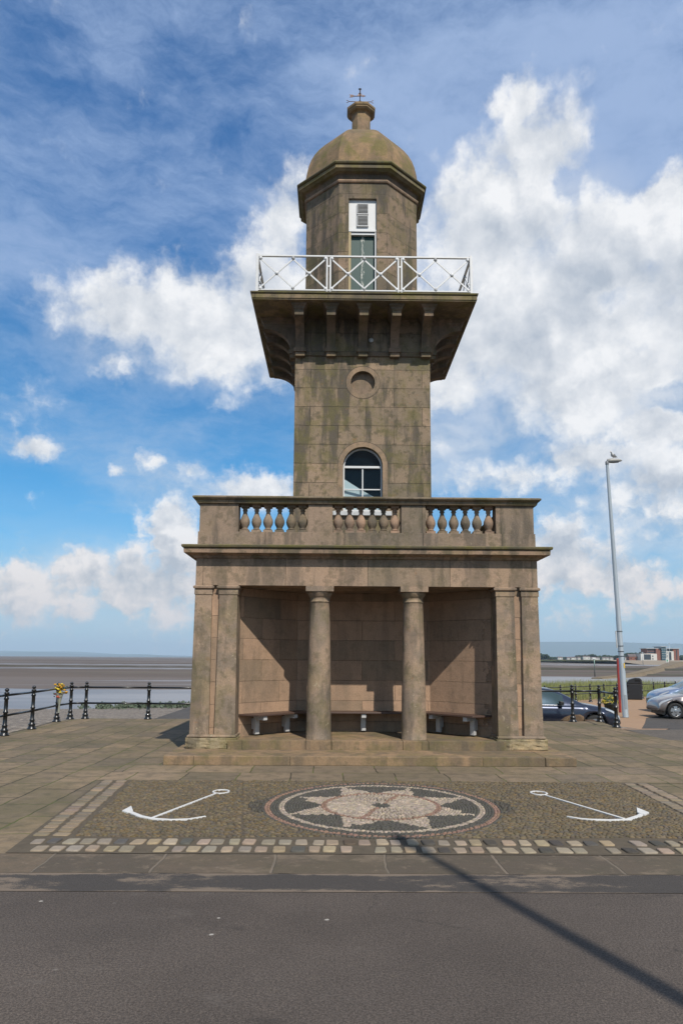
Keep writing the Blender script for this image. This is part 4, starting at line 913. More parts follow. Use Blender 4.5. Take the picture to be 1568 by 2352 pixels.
# flower bouquet tied to the railing post
def bouquet(x, y, z, label):
    t = empty('flower_bouquet', (x, y, z), 0, label, 'flowers')
    b = MB(); b.loft([[(.10*k*math.cos(a)*1, .07*k*math.sin(a)-.03, zz) for a in [2*math.pi*i/10 for i in range(10)]] for k, zz in ((.25, -.62), (.3, -.55), (.25, -.42), (.7, -.22), (1.1, -.08))], False, False, True, True); b.build('wrapping', plain('pale_wrapping', (.35, .36, .30), .5), t)
    b = MB()
    for k in range(14): a = random.uniform(0, 6.28); q = random.uniform(0, .13); b.tube([(0, -.03, -.5), (q*math.cos(a), -.03+q*math.sin(a)*.6, random.uniform(-.1, .08))], .006, 5)
    for k in range(50):
        a = random.uniform(0, 6.28); q = random.uniform(.05, .17); zz = random.uniform(-.2, .12); p = Vector((q*math.cos(a), -.04+q*math.sin(a)*.6, zz)); d = Vector((random.uniform(-1, 1), random.uniform(-1, 1), random.uniform(-.2, 1))).normalized()*.07; s_ = d.orthogonal().normalized()*.018
        b.add([p, p+d*.5+s_, p+d, p+d*.5-s_], [(0, 1, 2, 3)])
    b.build('leaves', plain('leaf_green', (.05, .10, .02), .6), t)
    for col, nme, cnt in (((.75, .38, .02), 'orange_yellow', 26), ((.80, .60, .04), 'yellow', 16), ((.55, .10, .05), 'red', 6)):
        mt = plain('petal_'+nme, col, .6, 0, .2, 30); b = MB()
        for k in range(cnt):
            a = random.uniform(0, 6.28); q = random.uniform(0, .17); zz = random.uniform(-.10, .17); p = (q*math.cos(a)+.02, -.06+q*math.sin(a)*.55, zz if nme != 'red' else random.uniform(-.22, -.1))
            r0 = random.uniform(.025, .042); b.lathe([(.0, -r0*.6), (r0*.8, -r0*.4), (r0, 0), (r0*.7, r0*.5), (r0*.25, r0*.35), (0, r0*.3)], p, 8)
        b.build('blossoms', mt, t)
bouquet(-7.50, 20.80, .88, 'bouquet of yellow and orange flowers tied to the railing post')

# ================================================================ STREET LAMPS
def lamp(loc, label, h=11.02, rz_=0, stickers=True, kr=1.0):
    t = empty('street_lamp', loc, rz_, label, 'street lamp')
    b = MB(); prof = [(.128, 0), (.128, .02), (.125, .03), (.122, 1.9), (.112, 1.95), (.108, 4.2), (.098, 4.25), (.085, 7), (.062, h-.05), (.062, h)]; prof = [(a*kr, c_) for a, c_ in prof]
    b.lathe(prof, (0, 0, 0), 14); b.build('pole', GALV, t)
    b = MB(); b.lathe([(.07, h-.12), (.075, h-.1), (.075, h+.02), (.05, h+.05)], (0, 0, 0), 12); b.tube([(0, 0, h-.02), (.16, 0, h+.02)], .04, 8); b.build('bracket', plain('grey_casting', (.22, .23, .24), .5), t)
    hd = MB(); loops = []
    for x, wy, zt, zb in ((.0, .05, .10, -.02), (.03, .09, .15, -.03), (.2, .11, .17, -.03), (.45, .10, .155, -.01), (.60, .07, .12, .015), (.66, .03, .08, .04)):
        loops.append([(x, wy*math.cos(a), h+(zt+zb)/2+(zt-zb)/2*math.sin(a)) for a in [2*math.pi*i/12 for i in range(12)]])
    hd.loft(loops, True, True, True, True); lh = hd.build('lamp_head', plain('lamp_head_grey', (.42, .41, .38), .5), t)
    b = MB(); loops = []
    for x, wy, d in ((.12, .07, .02), (.3, .085, .035), (.5, .06, .02)):
        loops.append([(x, wy*math.cos(a), h-.012-d*abs(math.sin(a))) for a in [math.pi+math.pi*i/8 for i in range(9)]])
    b.loft(loops, True, True, True, True); b.build('lens', plain('lamp_glass', (.12, .13, .14), .1), lh)
    if stickers:
        for z, nn in ((2.55, 0), (2.98, 0), (2.75, 0), (3.6, 0)):
            b = MB(); b.lathe([(.127, z-.012), (.13, z-.008), (.13, z+.008), (.127, z+.012)], (0, 0, 0), 14, cap=False); b.build('band', IRON, t)
        b = MB(); b.box(-.17, -.13, -.02, .02, 2.9, 3.62); b.build('sign_bracket', WHITE_OLD, t)
        b = MB(); b.lathe([(.1225, 2.05), (.1235, 2.051), (.1235, 2.25), (.1225, 2.251)], (0, 0, 0), 28, cap=False); 
        # sticker: arc of the pole facing the road
        b = MB(); b.loft([[(.124*math.cos(a), .124*math.sin(a), z) for a in [R(-75+5*i) for i in range(11)]] for z in (2.05, 2.26)], False, False, False, True); b.build('sticker', plain('yellow_sticker', (.75, .50, .08), .5), t)
    b = MB(); b.box(-.05, .05, -.126, -.110, .35, .95); b.build('access_door', plain('lamp_door_grey', (.36, .40, .43), .5, .2), t, .004)
    return t
_l = lamp((12.28, 31.6, -.60), 'tall pale grey street lamp with a gull on its head, beside the parked cars')
lamp((3.72, -1.1, 0), 'tall grey street lamp beside the road, its long shadow crossing the asphalt', h=9.75, rz_=R(109), stickers=False, kr=.85)

_l.rotation_euler = (0, R(-1.6), 0)
# gull on the lamp head
def gull(loc, rz_, label):
    t = empty('gull', loc, rz_, label, 'seagull')
    b = MB(); loops = []
    for x, z, ry, rzz in ((-.20, .07, .012, .008), (-.12, .085, .045, .03), (-.04, .10, .072, .06), (.04, .125, .078, .075), (.10, .155, .062, .068), (.135, .20, .04, .045), (.15, .235, .036, .036), (.17, .26, .034, .032), (.195, .268, .022, .022), (.205, .268, .008, .008)):
        loops.append([(x, ry*math.cos(a), z+rzz*math.sin(a)) for a in [2*math.pi*i/12 for i in range(12)]])
    b.loft(loops, True, True, True, True); b.build('body', plain('white_feathers', (.72, .72, .70), .8), t)
    for s in (-1, 1):
        b = MB(); b.loft([[(x, s*(y+.006*0)+s*th*q, z) for q, z in ((0, z0_), (1, z0_+.0), (1, z1_), (0, z1_))] for x, y, z0_, z1_, th in ((-.26, .02, .075, .085, .008), (-.12, .05, .075, .125, .012), (.0, .072, .085, .165, .014), (.08, .072, .11, .185, .01))], True, True, True, False); b.build('wing', plain('grey_feathers', (.30, .32, .33), .8), t, .004)
        b = MB(); b.tube([(.01, s*.025, .06), (.015, s*.025, .0)], .006, 6); b.build('leg', plain('gull_leg', (.5, .35, .25), .6), t)
    b = MB(); b.loft([[(.195, -.008, .258), (.195, .008, .258), (.195, .008, .275), (.195, -.008, .275)], [(.245, -.003, .252), (.245, .003, .252), (.245, .003, .258), (.245, -.003, .258)]]); b.build('beak', plain('gull_beak', (.7, .5, .08), .5), t)
gull((11.97+.30, 31.6, -.6+11.02+.172), R(215), 'white and grey gull standing on top of the lamp head')

# ================================================================ CARS
RUBBER = plain('tyre_rubber', (.02, .02, .02), .85, 0, .2, 20); ALLOY = plain('wheel_alloy', (.55, .56, .57), .3, .8, .05, 3)
CGLASS = glassmat('car_glass', (.05, .085, .08), .45); HEADG = plain('headlight_glass', (.55, .58, .60), .08, .2, 0)
BLK = plain('car_black_trim', (.015, .015, .016), .5, 0, .1)
def interp(tbl, x):
    for (a, va), (b_, vb) in zip(tbl, tbl[1:]):
        if a <= x <= b_:
            t = (x-a)/(b_-a); return va+(vb-va)*t
    return tbl[0][1] if x < tbl[0][0] else tbl[-1][1]
def smooth_tbl(tbl): return lambda x: interp(tbl, x)
def wheel(parent, x, y, r, s, arch_in=.0, style=5):
    wt = empty('wheel', (x, y, r)); wt.parent = parent; wt.empty_display_size = .1
    b = MB(); n = 36; prof = [(r*.66, -.10), (r*.93, -.105), (r, -.07), (r, .07), (r*.93, .105), (r*.66, .10)]
    b.loft([[(q*math.cos(2*math.pi*i/n), z, q*math.sin(2*math.pi*i/n)) for i in range(n)] for q, z in prof+[prof[0]]], False, False, True, True); b.build('tyre', RUBBER, wt)
    b = MB(); yo = s*.075
    b.loft([[(q*math.cos(2*math.pi*i/n), yy_*s, q*math.sin(2*math.pi*i/n)) for i in range(n)] for q, yy_ in ((r*.67, .10), (r*.64, .10), (r*.61, .06), (r*.60, -.06))], False, False, True, True)
    for k in range(style):
        a = 2*math.pi*k/style+.3; ca, sa = math.cos(a), math.sin(a)
        L0 = [(ca*q-sa*ww, yy_*s, sa*q+ca*ww) for q, ww, yy_ in ((.0, -.05, .085), (r*.63, -.085, .075), (r*.63, .085, .075), (0, .05, .085))]
        b.loft([L0, [(x_, y_-s*.03, z_) for x_, y_, z_ in L0]])
    b.lathe([(.0, .0)], (0, 0, 0)) if False else None
    b.loft([[(q*math.cos(2*math.pi*i/16), yy_*s, q*math.sin(2*math.pi*i/16)) for i in range(16)] for q, yy_ in ((.075, .05), (.07, .095), (.03, .10))], False, True, True, True)
    b.build('rim', ALLOY, wt, .003)
    b = MB(); b.loft([[(r*.60*math.cos(2*math.pi*i/20), yy_, r*.60*math.sin(2*math.pi*i/20)) for i in range(20)] for yy_ in (-.02*s, .0)]); b.build('brake_disc', BLK, wt)
def car(loc, rz_, label, paint, Lh, hood, roof, belt, width, xw, r, ws, rear, pillars, style=5, sillz=.24, chrome=True, group='cars parked behind the terrace'):
    """front towards +x. hood/roof/belt: tables x->z of the centre line; ws=(base x, top x) of windscreen, rear = same at the back"""
    t = empty('parked_car', loc, rz_, label, 'car', group)
    xs_ = np.unique(np.round(np.concatenate([np.arange(-Lh, Lh+.001, .06), [Lh-.015, Lh-.035, -Lh+.015, -Lh+.035]]), 3))
    def sec(x):
        e = max(0, (abs(x)-(Lh-.75))/.75); hw = width/2*(1-.20*e**2.2-.0*e)
        zt = interp(hood, x) if not (rear[0] < x < ws[0]) else interp(belt, x)
        e2 = max(0, (abs(x)-(Lh-.10))/.10)
        zs = sillz+(.10*e**2)
        for wx in xw:
            d = abs(x-wx)
            if d < r+.055: zs = max(zs, r+math.sqrt(max(0, (r+.055)**2-d*d)))
        zt_ = zt-.16*e2**2; hw *= (1-.05*e2**2); 
        zm = zs+(zt_-zs)*.55
        flare = 0
        for wx in xw: flare = max(flare, .03*max(0, 1-abs(abs(x-wx)-r)/.18))
        pts = [(0, max(zs-.0, .2)), (hw*.90, zs+.0), (hw*.985+flare*.6, zs+.04), (hw+flare, min(zm, zt_-.1)), (hw*.99, zt_-.13), (hw*.955, zt_-.035), (hw*.88, zt_), (hw*.45, zt_+.03), (0, zt_+.038)]
        return [(x, y, z) for y, z in pts]+[(x, -y, z) for y, z in reversed(pts[1:-1])]
    b = MB(); b.loft([sec(x) for x in xs_], True, True, True, True); body = b.build('body', paint, t)
    # greenhouse
    gx = np.linspace(rear[0], ws[0], 34)
    def gsec(x, grow=0.0):
        zb_ = interp(belt, x)-.03; zr = interp(roof, x)
        zr = max(zr, zb_+.012); f = (zr-zb_)
        hb = width/2*.90+grow; ht = width/2*(.90-.22*min(1, f/.45))+grow*.8
        return [(x, -hb, zb_), (x, -ht, zb_+f*.86), (x, -ht*.88, zb_+f*.96+grow*.5), (x, 0, zr+.012+grow*.5), (x, ht*.88, zb_+f*.96+grow*.5), (x, ht, zb_+f*.86), (x, hb, zb_)]
    b = MB(); b.loft([gsec(x) for x in gx], False, False, False, True)
    b.build('roof', paint, t)
    # glass: side windows between pillars, windscreen
    for s in (-1, 1):
        for (xa, xb) in pillars:
            b = MB(); q = np.linspace(xa, xb, 8); lo = []
            for x in q:
                g = gsec(x, .006); a, c_ = (Vector(g[0]), Vector(g[1])) if s < 0 else (Vector(g[6]), Vector(g[5]))
                lo.append([tuple(a+(c_-a)*.10), tuple(a+(c_-a)*.5), tuple(a+(c_-a)*.93)])
            b.loft(lo, False, False, False, True); b.build('side_window', CGLASS, t)
        if chrome:
            b = MB(); b.tube([(x, s*(width/2*.90+.012), interp(belt, x)-.005) for x in np.linspace(pillars[0][0], pillars[-1][1], 10)], .011, 6); b.build('window_trim', ALLOY, t)
        b = MB(); mx_ = pillars[-1][1]-.12; b.loft([[(mx_+dx, s*(width/2*.9+yy_), interp(belt, mx_)+.07+zz) for dx, zz in ((-.06, -.07), (.07, -.05), (.06, .05), (-.07, .07))] for yy_ in (.03, .20)]); b.build('wing_mirror', paint if not chrome else BLK, t, .02)
    b = MB(); ws_x = np.linspace(ws[1], ws[0]-.06, 8); lo = []
    for x in ws_x:
        g = gsec(x, .007); lo.append([tuple(Vector(g[2])*1.0), g[3], g[4]])
    b.loft([[(x, y*.96, z) for x, y, z in l_] for l_ in lo], False, False, False, True); b.build('windscreen', CGLASS, t)
    b = MB(); b.box(-Lh+.2, Lh-.2, -width/2+.22, width/2-.22, .16, sillz+.3); b.build('underbody', BLK, t)
    for wx in xw:
        for s in (-1, 1): wheel(t, wx, s*(width/2-.115), r, s, style=style)
    for s in (-1, 1):
        b = MB(); lo = []
        for x in np.linspace(Lh-.55, Lh-.05, 7):
            sc_ = sec(x); p4, p5, p6 = (Vector(sc_[4]), Vector(sc_[5]), Vector(sc_[6])); u = (x-(Lh-.55))/.5
            a = p4+(p5-p4)*(.75-.75*u); c_ = p5+(p6-p5)*.35
            lo.append([(p.x+.006, s*(p.y+.010), p.z+.008) for p in (a, (a+c_)/2+Vector((0, .004, 0)), c_)])
        b.loft(lo, False, False, False, True); b.build('headlight', HEADG, t)
        # door gap lines and handles
        b = MB()
        for dx in (pillars[-1][0]-.04,):
            pts_ = [(dx, s*(interp([(0, sec(dx)[2][1]), (1, sec(dx)[2][1])], 0)+.002), sec(dx)[2][2])]+[(dx, s*(sec(dx)[k][1]+.002), sec(dx)[k][2]) for k in (3, 4, 5)]; b.tube(pts_, .004, 4)
            b.box(dx+.05-.2, dx+.03, s*(width/2)-.012, s*(width/2)+.018, interp(belt, dx)-.16, interp(belt, dx)-.13)
        b.build('door_handle', BLK, t)
    b = MB(); b.box(Lh-.10, Lh-.0, -width/2+.28, width/2-.28, .30, .42); b.build('grille', BLK, t, .02)
    b = MB(); b.box(-.9, .35, -.55, -.1, .35, .95); b.box(-.9, .35, .1, .55, .35, .95); b.box(.1, .22, -.5, -.15, .9, 1.15); b.build('seats', BLK, t, .05)
    return t
def paint(name, col, metal=.55, rough=.28):
    m, p = newmat(name); p.inputs['Base Color'].default_value = RGB(col); p.inputs['Metallic'].default_value = metal; p.inputs['Roughness'].default_value = rough; p.inputs['Coat Weight'].default_value = 1; p.inputs['Coat Roughness'].default_value = .04
    n, _ = NZ(pos(), 3, 4, .6); L.new(MIX(n, RGB([x*.9 for x in col]), RGB([x*1.1 for x in col])), p.inputs['Base Color']); return m
NAVY = paint('dark_navy_paint', (.022, .028, .05)); SILV = paint('silver_grey_paint', (.24, .215, .205), .5, .35); BLUEG = paint('blue_grey_paint', (.15, .20, .30), .5, .32)
hood = [(-2.3, .80), (-2.15, .93), (-1.9, .98), (1.0, 1.0), (1.05, .99), (1.5, .92), (1.95, .82), (2.2, .70), (2.3, .60)]
belt = [(-2.3, .98), (-1.9, .99), (0, .955), (1.1, .94)]
roof = [(-2.1, 1.0), (-1.75, 1.28), (-1.3, 1.43), (-.7, 1.49), (-.1, 1.49), (.2, 1.45), (.5, 1.31), (1.12, .97)]
car((6.95, 24.9, -.606), 0, 'dark navy estate car parked behind the terrace railing', NAVY, 2.3, hood, roof, belt, 1.80, (-1.38, 1.42), .325, (1.12, .35), (-2.1, -1.6), [(-1.3, -.55), (-.45, .45)], 5)
hood2 = [(-2.1, .85), (-1.95, 1.0), (-1.5, 1.0), (.8, .98), (1.0, .95), (1.5, .86), (1.85, .75), (2.02, .64), (2.1, .55)]
belt2 = [(-2.1, 1.0), (0, .95), (.95, .93)]
roof2 = [(-1.95, 1.0), (-1.7, 1.3), (-1.2, 1.45), (-.5, 1.50), (-.2, 1.47), (.1, 1.38), (.95, .96)]
car((15.55, 31.75, -.606), R(180-3), 'silver grey hatchback at the right edge, alloy front wheel showing', SILV, 2.04, hood2, roof2, belt2, 1.74, (-1.20, 1.38), .325, (.95, .1), (-1.95, -1.6), [(-1.3, -.5), (-.4, .35)], 5, chrome=False)
hood3 = [(-2.2, .95), (-2.0, 1.1), (1.0, 1.13), (1.15, 1.1), (1.6, 1.02), (1.95, .90), (2.15, .76), (2.2, .68)]
belt3 = [(-2.2, 1.1), (0, 1.07), (1.2, 1.06)]
roof3 = [(-2.0, 1.1), (-1.8, 1.4), (-1.3, 1.60), (-.5, 1.66), (0, 1.64), (.3, 1.54), (1.15, 1.10)]
car((17.2, 35.3, -.606), R(180-4), 'blue grey tall car behind the silver hatchback', BLUEG, 2.2, hood3, roof3, belt3, 1.84, (-1.35, 1.38), .35, (1.15, .3), (-2.0, -1.7), [(-1.4, -.5), (-.4, .45)], 5, sillz=.3, chrome=False)
# litter bin
BINX, BINY = 18.42, 45.9
t = empty('litter_bin', (BINX, BINY, -.6), R(-20), 'tall black litter bin with a sloping hood beside the far railing', 'litter bin')
b = MB(); b.loft([[(-.46*k, -.36*k, z), (.46*k, -.36*k, z), (.46*k, .36*k, z), (-.46*k, .36*k, z)] for k, z in ((.95, 0), (1, .05), (.97, .95))]); b.build('body', BLACKM, t, .03)
b = MB(); b.loft([[(x, -.37, z) for x, z in ((-.46, .951), (.46, .951), (.46, 1.20), (.36, 1.30), (.1, 1.31), (-.25, 1.2))], [(x, .37, z) for x, z in ((-.46, .951), (.46, .951), (.46, 1.20), (.36, 1.30), (.1, 1.31), (-.25, 1.2))]]); hd_ = b.build('hood', BLACKM, t, .03)
b = MB(); b.box(.05, .36, -.376, -.371, 1.08, 1.2); b.build('opening', plain('bin_opening', (.004, .004, .004), .9), t)
# planter with yellow flowers
t = empty('planter', (12.30, 33.4, -.6), 0, 'dark planter of yellow flowers beside the lamp post', 'planter')
b = MB(); b.lathe([(.17, 0), (.18, .02), (.25, .42), (.27, .43), (.27, .48), (.23, .48), (.22, .42)], (0, 0, 0), 18); b.build('tub', plain('dark_green_tub', (.015, .03, .025), .5), t)
b = MB(); b2 = MB()
for k in range(260):
    v = Vector((random.gauss(0, 1), random.gauss(0, 1), abs(random.gauss(0, 1)))).normalized(); rr = random.uniform(.6, 1); p = Vector((v.x*.34*rr, v.y*.34*rr, .47+v.z*.30*rr)); d = Vector((random.uniform(-1, 1), random.uniform(-1, 1), random.uniform(-.3, 1))).normalized()*.09; s_ = d.orthogonal().normalized()*.028
    b.add([p, p+d*.5+s_, p+d, p+d*.5-s_], [(0, 1, 2, 3)])
    if k % 4 == 0: b2.lathe([(0, -.01), (.03, -.01), (.038, .006), (.012, .018), (0, .016)], tuple(p+v*.05), 7)
b.build('leaves', plain('planter_leaves', (.06, .10, .02), .6), t); b2.build('blossoms', plain('yellow_petals', (.75, .60, .05), .6), t)
# boulders by the railing
def boulder(loc, size, label, rz_=0, seed=0, col=(.13, .09, .058)):
    random.seed(seed); bm = bmesh.new(); bmesh.ops.create_icosphere(bm, subdivisions=3, radius=1)
    offs = [(Vector((random.gauss(0, 1), random.gauss(0, 1), random.gauss(0, 1))).normalized(), random.uniform(.5, .82)) for _ in range(9)]
    for v in bm.verts:
        for n_, d in offs:
            dd = v.co.dot(n_)-d
            if dd > 0: v.co -= n_*dd
        v.co = Vector((v.co.x*size[0], v.co.y*size[1], max(0, (v.co.z+.75))*size[2]/1.6))
    mb = MB(); bm.verts.index_update(); mb.add([tuple(v.co) for v in bm.verts], [tuple(v.index for v in f.verts) for f in bm.faces], False); bm.free()
    o = mb.build('boulder', stone('stone_boulder', col, None, .1, .3, 3, .3), None, 0, loc=loc, rot=(0, 0, rz_)); tag(o, label, 'boulder'); random.seed(11+seed)
boulder((7.22, 22.62, -.61), (.48, .30, .76), 'larger sandy brown boulder in front of the dark car', .2, 3)
boulder((7.78, 22.7, -.61), (.38, .28, .70), 'smaller brown boulder beside the railing corner, nearest the car bonnet', -.3, 5, (.10, .065, .05))
# red marker post behind the lamp post
t = empty('red_post', (13.20, 34.6, -.6), 0, 'tall narrow red post behind the lamp post', 'post')
b = MB(); b.box(-.05, .05, -.05, .05, .0, 2.42); b.build('shaft', plain('red_paint', (.33, .03, .02), .5), t, .01)
b = MB(); b.loft([[(-.08, -.06, 2.421), (.08, -.06, 2.421), (.08, .06, 2.421), (-.08, .06, 2.421)], [(-.04, -.03, 2.47), (.04, -.03, 2.47), (.04, .03, 2.47), (-.04, .03, 2.47)]]); b.build('cap', plain('dull_red_cap', (.25, .04, .03), .6), t)
# channel marker on the mud
t = empty('channel_marker', (69.6, 199, -2.75), 0, 'slim pole with a pale green top standing on the mud', 'marker pole')
b = MB(); b.tube([(0, 0, 0), (0, 0, 2.6)], .13, 8); b.build('pole', plain('dark_wet_pole', (.05, .055, .05), .6), t)
b = MB(); b.tube([(0, 0, 2.6), (0, 0, 4.7)], .11, 8); b.build('upper_pole', plain('pale_green_pole', (.35, .52, .45), .6), t)
b = MB(); b.box(-.55, .35, -.2, .2, 4.7, 5.05); b.build('topmark', WHITE, t, .03)

# ================================================================ DUNE GRASS
def grass():
    V = []; n_ = 60000
    pts = []
    x = rng.uniform(0, 1, n_); y = rng.uniform(44, 70, n_)
    X = y*(.16+x*.55); 
    # keep behind the railing line
    keep = (y > 43.0+(X-13.0)*.837) | (X < 12)
    X, y = X[keep], y[keep]; n_ = len(X)
    gz = -.62-.30*np.clip((y-46)/8, 0, 1)+.55*np.exp(-((y-58)/7)**2)*(1+.35*np.sin(X*.35)+.2*np.sin(X*1.1+y))-.05
    h = rng.uniform(.22, .62, n_)*(1+.35*np.sin(X*.9+y*.7)); a = rng.uniform(0, 6.28, n_); lean = rng.uniform(.05, .35, n_); wd = rng.uniform(.012, .03, n_)
    V = np.zeros((n_, 3, 3)); dx, dy = np.cos(a)*wd, np.sin(a)*wd
    V[:, 0] = np.stack([X-dx, y-dy, gz-.05], 1); V[:, 1] = np.stack([X+dx, y+dy, gz-.05], 1); V[:, 2] = np.stack([X+lean*np.sin(a*3)+.12, y+lean*np.cos(a*3)*.4, gz+h], 1)
    me = bpy.data.meshes.new('dune_grass'); me.from_pydata(V.reshape(-1, 3).tolist(), [], np.arange(n_*3).reshape(-1, 3).tolist())
    m, p = newmat('dune_grass_blades'); n, _ = NZ(pos(), 1.2, 4, .6); n2, _ = NZ(pos(), .15, 3, .5); c = MIX(n, RGB((.13, .15, .045)), RGB((.30, .29, .11))); c = MIX(MR(n2, .4, .6, 0, .5), c, RGB((.10, .14, .04))); L.new(c, p.inputs['Base Color']); p.inputs['Roughness'].default_value = .8
    me.materials.append(m); o = bpy.data.objects.new('dune_grass', me); C.objects.link(o); tag(o, 'green and straw coloured dune grass on the bank behind the far railing', 'grass', kind='stuff')
    def gzf(x, y): return -.67-.30*min(1, max(0, (y-46)/8))+.55*math.exp(-((y-58)/7)**2)*(1+.35*math.sin(x*.35)+.2*math.sin(x*1.1+y)) if y < 76 else -2.9
    grid_sheet('dune_bank', np.linspace(4, 60, 60).tolist(), np.linspace(41, 80, 40).tolist(), lambda x, y: min(gzf(x, y), rz(x, y)-.03 if y < 46+(x-13)*.3 else 9), plain('sandy_turf', (.14, .135, .06), .95, 0, .4, 1.0, .2))
grass()
# clumps on the beach behind the railing
def clumps():
    b = MB()
    for k in range(46):
        cx_ = random.uniform(-21, -9); cy_ = random.uniform(58, 68); z_ = bz_(cx_, cy_); R0 = random.uniform(.3, .8)
        for j in range(60):
            v = Vector((random.gauss(0, 1), random.gauss(0, 1), abs(random.gauss(0, .7)))).normalized(); p = Vector((cx_+v.x*R0*random.uniform(.3, 1), cy_+v.y*R0, z_+v.z*R0*.6)); d = Vector((random.uniform(-1, 1), random.uniform(-1, 1), random.uniform(0, 1))).normalized()*.2; s_ = d.orthogonal().normalized()*.08
            b.add([p, p+d*.5+s_, p+d, p+d*.5-s_], [(0, 1, 2, 3)])
    o = b.build('beach_plants', plain('grey_green_leaves', (.10, .13, .08), .8, 0, .3, 1)); tag(o, 'low grey green plants growing on the shingle near the water', 'plants', kind='stuff')
clumps()
# scatter of larger pale stones at the terrace edge
# ================================================================ FAR TOWN
def tree_line():
    b = MB()
    for k in range(2600):
        x = random.uniform(250, 760); y = 1450+random.uniform(-25, 60)
        env = 8+4.5*math.sin(x*.021+1)+3*math.sin(x*.053)+2.2*math.sin(x*.13)
        z = 1+random.uniform(0, 1)**.7*max(3.5, env); r_ = random.uniform(2.2, 4.5)
        loops = [[(x+q*r_*math.cos(a), y+q*r_*math.sin(a), z+zz*r_*.8) for a in [2*math.pi*i/6+k for i in range(6)]] for q, zz in ((.5, -.7), (1, 0), (.55, .7))]; b.loft(loops, True, True, True, False)
    o = b.build('tree_line', plain('far_tree_foliage', (.035, .055, .03), .9, 0, .4, .1, .2)); tag(o, 'dark band of trees along the far shore', 'trees', kind='stuff')
tree_line()
RW = plain('house_white', (.70, .68, .62), .8); RR = plain('house_roof_slate', (.16, .12, .11), .8); CREAM = plain('house_cream', (.55, .48, .34), .8)
hproto = None
def house(x, y, z, wx, d, h, rh, label, mat=None, rz_=0):
    t = empty('house', (x, y, z), rz_, label, 'house', 'white houses along the far shore')
    b = MB(); b.box(-wx/2, wx/2, -d/2, d/2, 0, h); wl = b.build('wall', mat or RW, t)
    b = MB(); b.prism([(-d/2-.3, h+.01), (d/2+.3, h+.01), (0, h+rh)], 'x', -wx/2-.3, wx/2+.3); b.build('roof', RR, t)
    for sx in (-.28, .28):
        b = MB(); b.box(sx*wx-.6, sx*wx+.6, -d/2-.03, -d/2-.003, h*.35, h*.7); b.build('window', IRON, t)
hs = [(445, 9, 3.5), (462, 7, 3), (470, 12, 3.2), (482, 6, 3.4), (497, 13, 5.2), (509, 6, 3.2), (516, 12, 3), (531, 6, 3.2), (538, 6, 3.4), (546, 6, 3.2), (576, 7, 3.5), (583, 6, 3.2), (597, 11, 3.4)]
words = ['leftmost small', 'second small', 'third long low', 'fourth narrow', 'bright largest', 'sixth small', 'seventh long low', 'eighth small', 'ninth small', 'tenth small', 'eleventh small', 'twelfth small', 'rightmost long']
for (x, wx, h), wd_ in zip(hs, words):
    house(x*.96, 1408, 1.5, wx, 8, h, 2.0, wd_+' white house, counted from the left, in front of the tree line')
# modern building: white block, brick wings, glass stair tower
BRK = plain('red_brick_cladding', (.27, .11, .075), .85, 0, .2, .3); GLB = glassmat('tower_glass', (.03, .07, .09), .05); GRYR = plain('pale_flat_roof', (.55, .57, .58), .6)
DK = plain('dark_window_wall', (.05, .06, .07), .3)
t = empty('office_building', (375, 850, 1.2), 0, 'modern white and red brick block with a glass stair tower on the far shore', 'building')
def bx(name, mat, x0, x1, y0, y1, z0_, z1_, par=t): b = MB(); b.box(x0-375, x1-375, y0, y1, z0_, z1_); return b.build(name, mat, par)
o = bx('white_wing', RW, 350, 368.5, -2, 16, 0, 7.7); bx('window', DK, 353.5, 361.5, -2.1, -2.02, .8, 6.9, o); bx('window', DK, 363, 364.3, -2.1, -2.02, 1, 2.6, o); bx('window', DK, 363, 364.3, -2.1, -2.02, 4, 5.6, o)
o = bx('main_block', BRK, 359.5, 374, 3, 20, 7.75, 13.4); bx('window_band', DK, 359.8, 369.5, 2.9, 2.98, 8.4, 10.2, o); bx('window_band', DK, 359.8, 369.5, 2.9, 2.98, 11, 12.8, o)
o = bx('brick_wing', BRK, 368.6, 374, 0, 2.9, 0, 13.3); 
o = bx('stair_tower', GLB, 374.1, 379, -2, 18, 0, 15.6)
for q in range(1, 6): bx('floor_band', RW, 374.05, 379.05, -2.08, -2.01, q*2.6, q*2.6+.22, o)
bx('tower_roof', GRYR, 372.6, 380.6, -3.4, 19, 15.62, 16.1)
o = bx('white_bay', RW, 379.1, 388, -1.5, 12, 0, 10.6); bx('window', DK, 382.4, 385.2, -1.6, -1.52, .6, 9.6, o); 
for q in (1.2, 4.6, 8): bx('window', DK, 379.8, 381, -1.6, -1.52, q, q+1.3, o)
o = bx('brick_wing', BRK, 388.1, 395, 0, 18, 0, 13.3); bx('window', DK, 391.4, 392.6, -.1, -.02, 1, 12, o)
o = bx('top_storey', DK, 379.1, 388, 2, 18, 10.65, 13.3)
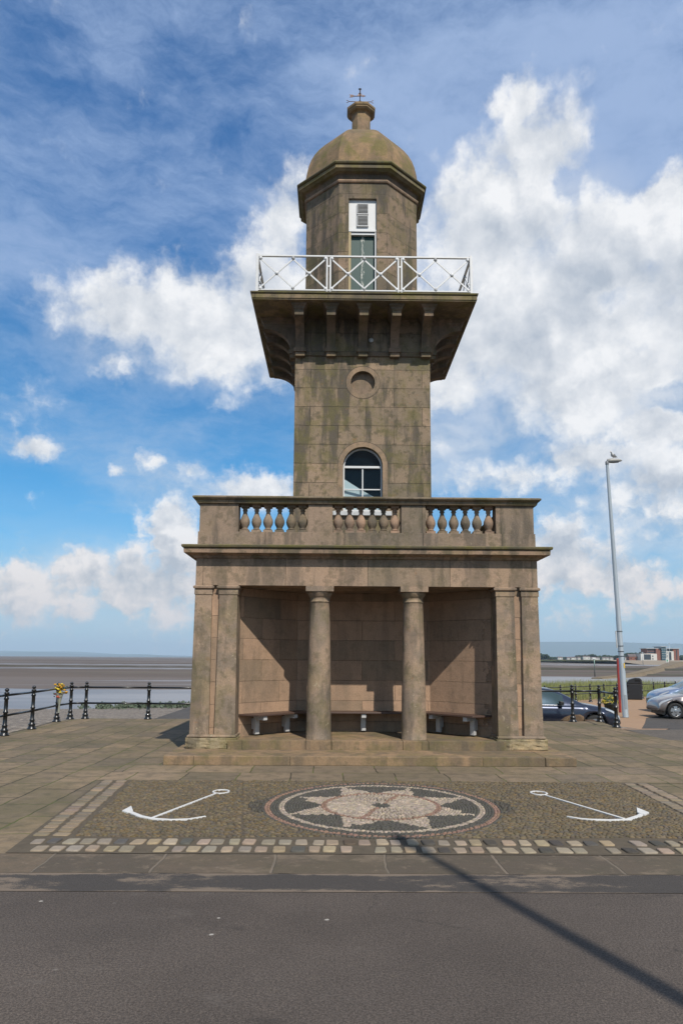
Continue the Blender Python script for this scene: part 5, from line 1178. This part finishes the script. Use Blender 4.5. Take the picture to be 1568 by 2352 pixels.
bx('flat_roof', GRYR, 358, 373.9, 1, 21, 13.45, 13.95); bx('flat_roof', GRYR, 379.2, 397, -1, 19, 13.45, 13.95)
house(406, 846, 1.2, 12, 9, 5.5, 1.5, 'cream low house right of the modern block on the far shore', CREAM)
house(345, 862, 1.2, 9, 9, 4.2, 3.0, 'red roofed low house left of the modern block', BRK)
def far_pole(x, y, z, h, label):
    t = empty('street_lamp', (x, y, z), 0, label, 'street lamp', 'distant lamp posts near the town'); b = MB(); b.tube([(0, 0, 0), (0, 0, h)], .14, 6); b.build('pole', GALV, t); b = MB(); b.box(-.6, .6, -.15, .15, h, h+.2); b.build('lamp_head', GALV, t)
far_pole(164, 395, -1.1, 6.8, 'distant lamp post on the sea wall, nearest of the three before the town'); far_pole(233, 520, -.3, 11, 'distant lamp post in front of the white wing of the modern block'); far_pole(262, 580, .3, 14.5, 'tallest distant lamp post, in front of the glass stair tower')
t = empty('notice_board', (216, 482, -.4), 0, 'small white and green notice board on the sea wall', 'notice board')
b = MB(); b.box(-.9, .9, -.1, .1, .8, 3.2); b.build('board', WHITE, t); b = MB(); b.box(-.5, .3, -.14, -.105, 1.2, 2.6); b.build('poster', plain('green_poster', (.05, .3, .15), .5), t); b = MB(); b.box(-.8, -.7, -.05, .05, 0, .79); b.build('leg', GALV, t); b = MB(); b.box(.7, .8, -.05, .05, 0, .79); b.build('leg', GALV, t)

# ================================================================ HAZE
hz = MB(); hz.box(-26000, 26000, -4000, 27000, -4.5, 420)
hm = bpy.data.materials.new('haze'); hm.use_nodes = True; nt = hm.node_tree; N = nt.nodes; L = nt.links; N.clear()
pv = nd('ShaderNodeVolumePrincipled'); pv.inputs['Color'].default_value = (.66, .84, 1.0, 1); pv.inputs['Density'].default_value = .00008; pv.inputs['Anisotropy'].default_value = .0
ou = nd('ShaderNodeOutputMaterial'); L.new(pv.outputs[0], ou.inputs['Volume'])
ho = hz.build('haze', hm); tag(ho, kind='stuff'); ho['label'] = 'pale sea haze lying over the whole estuary'
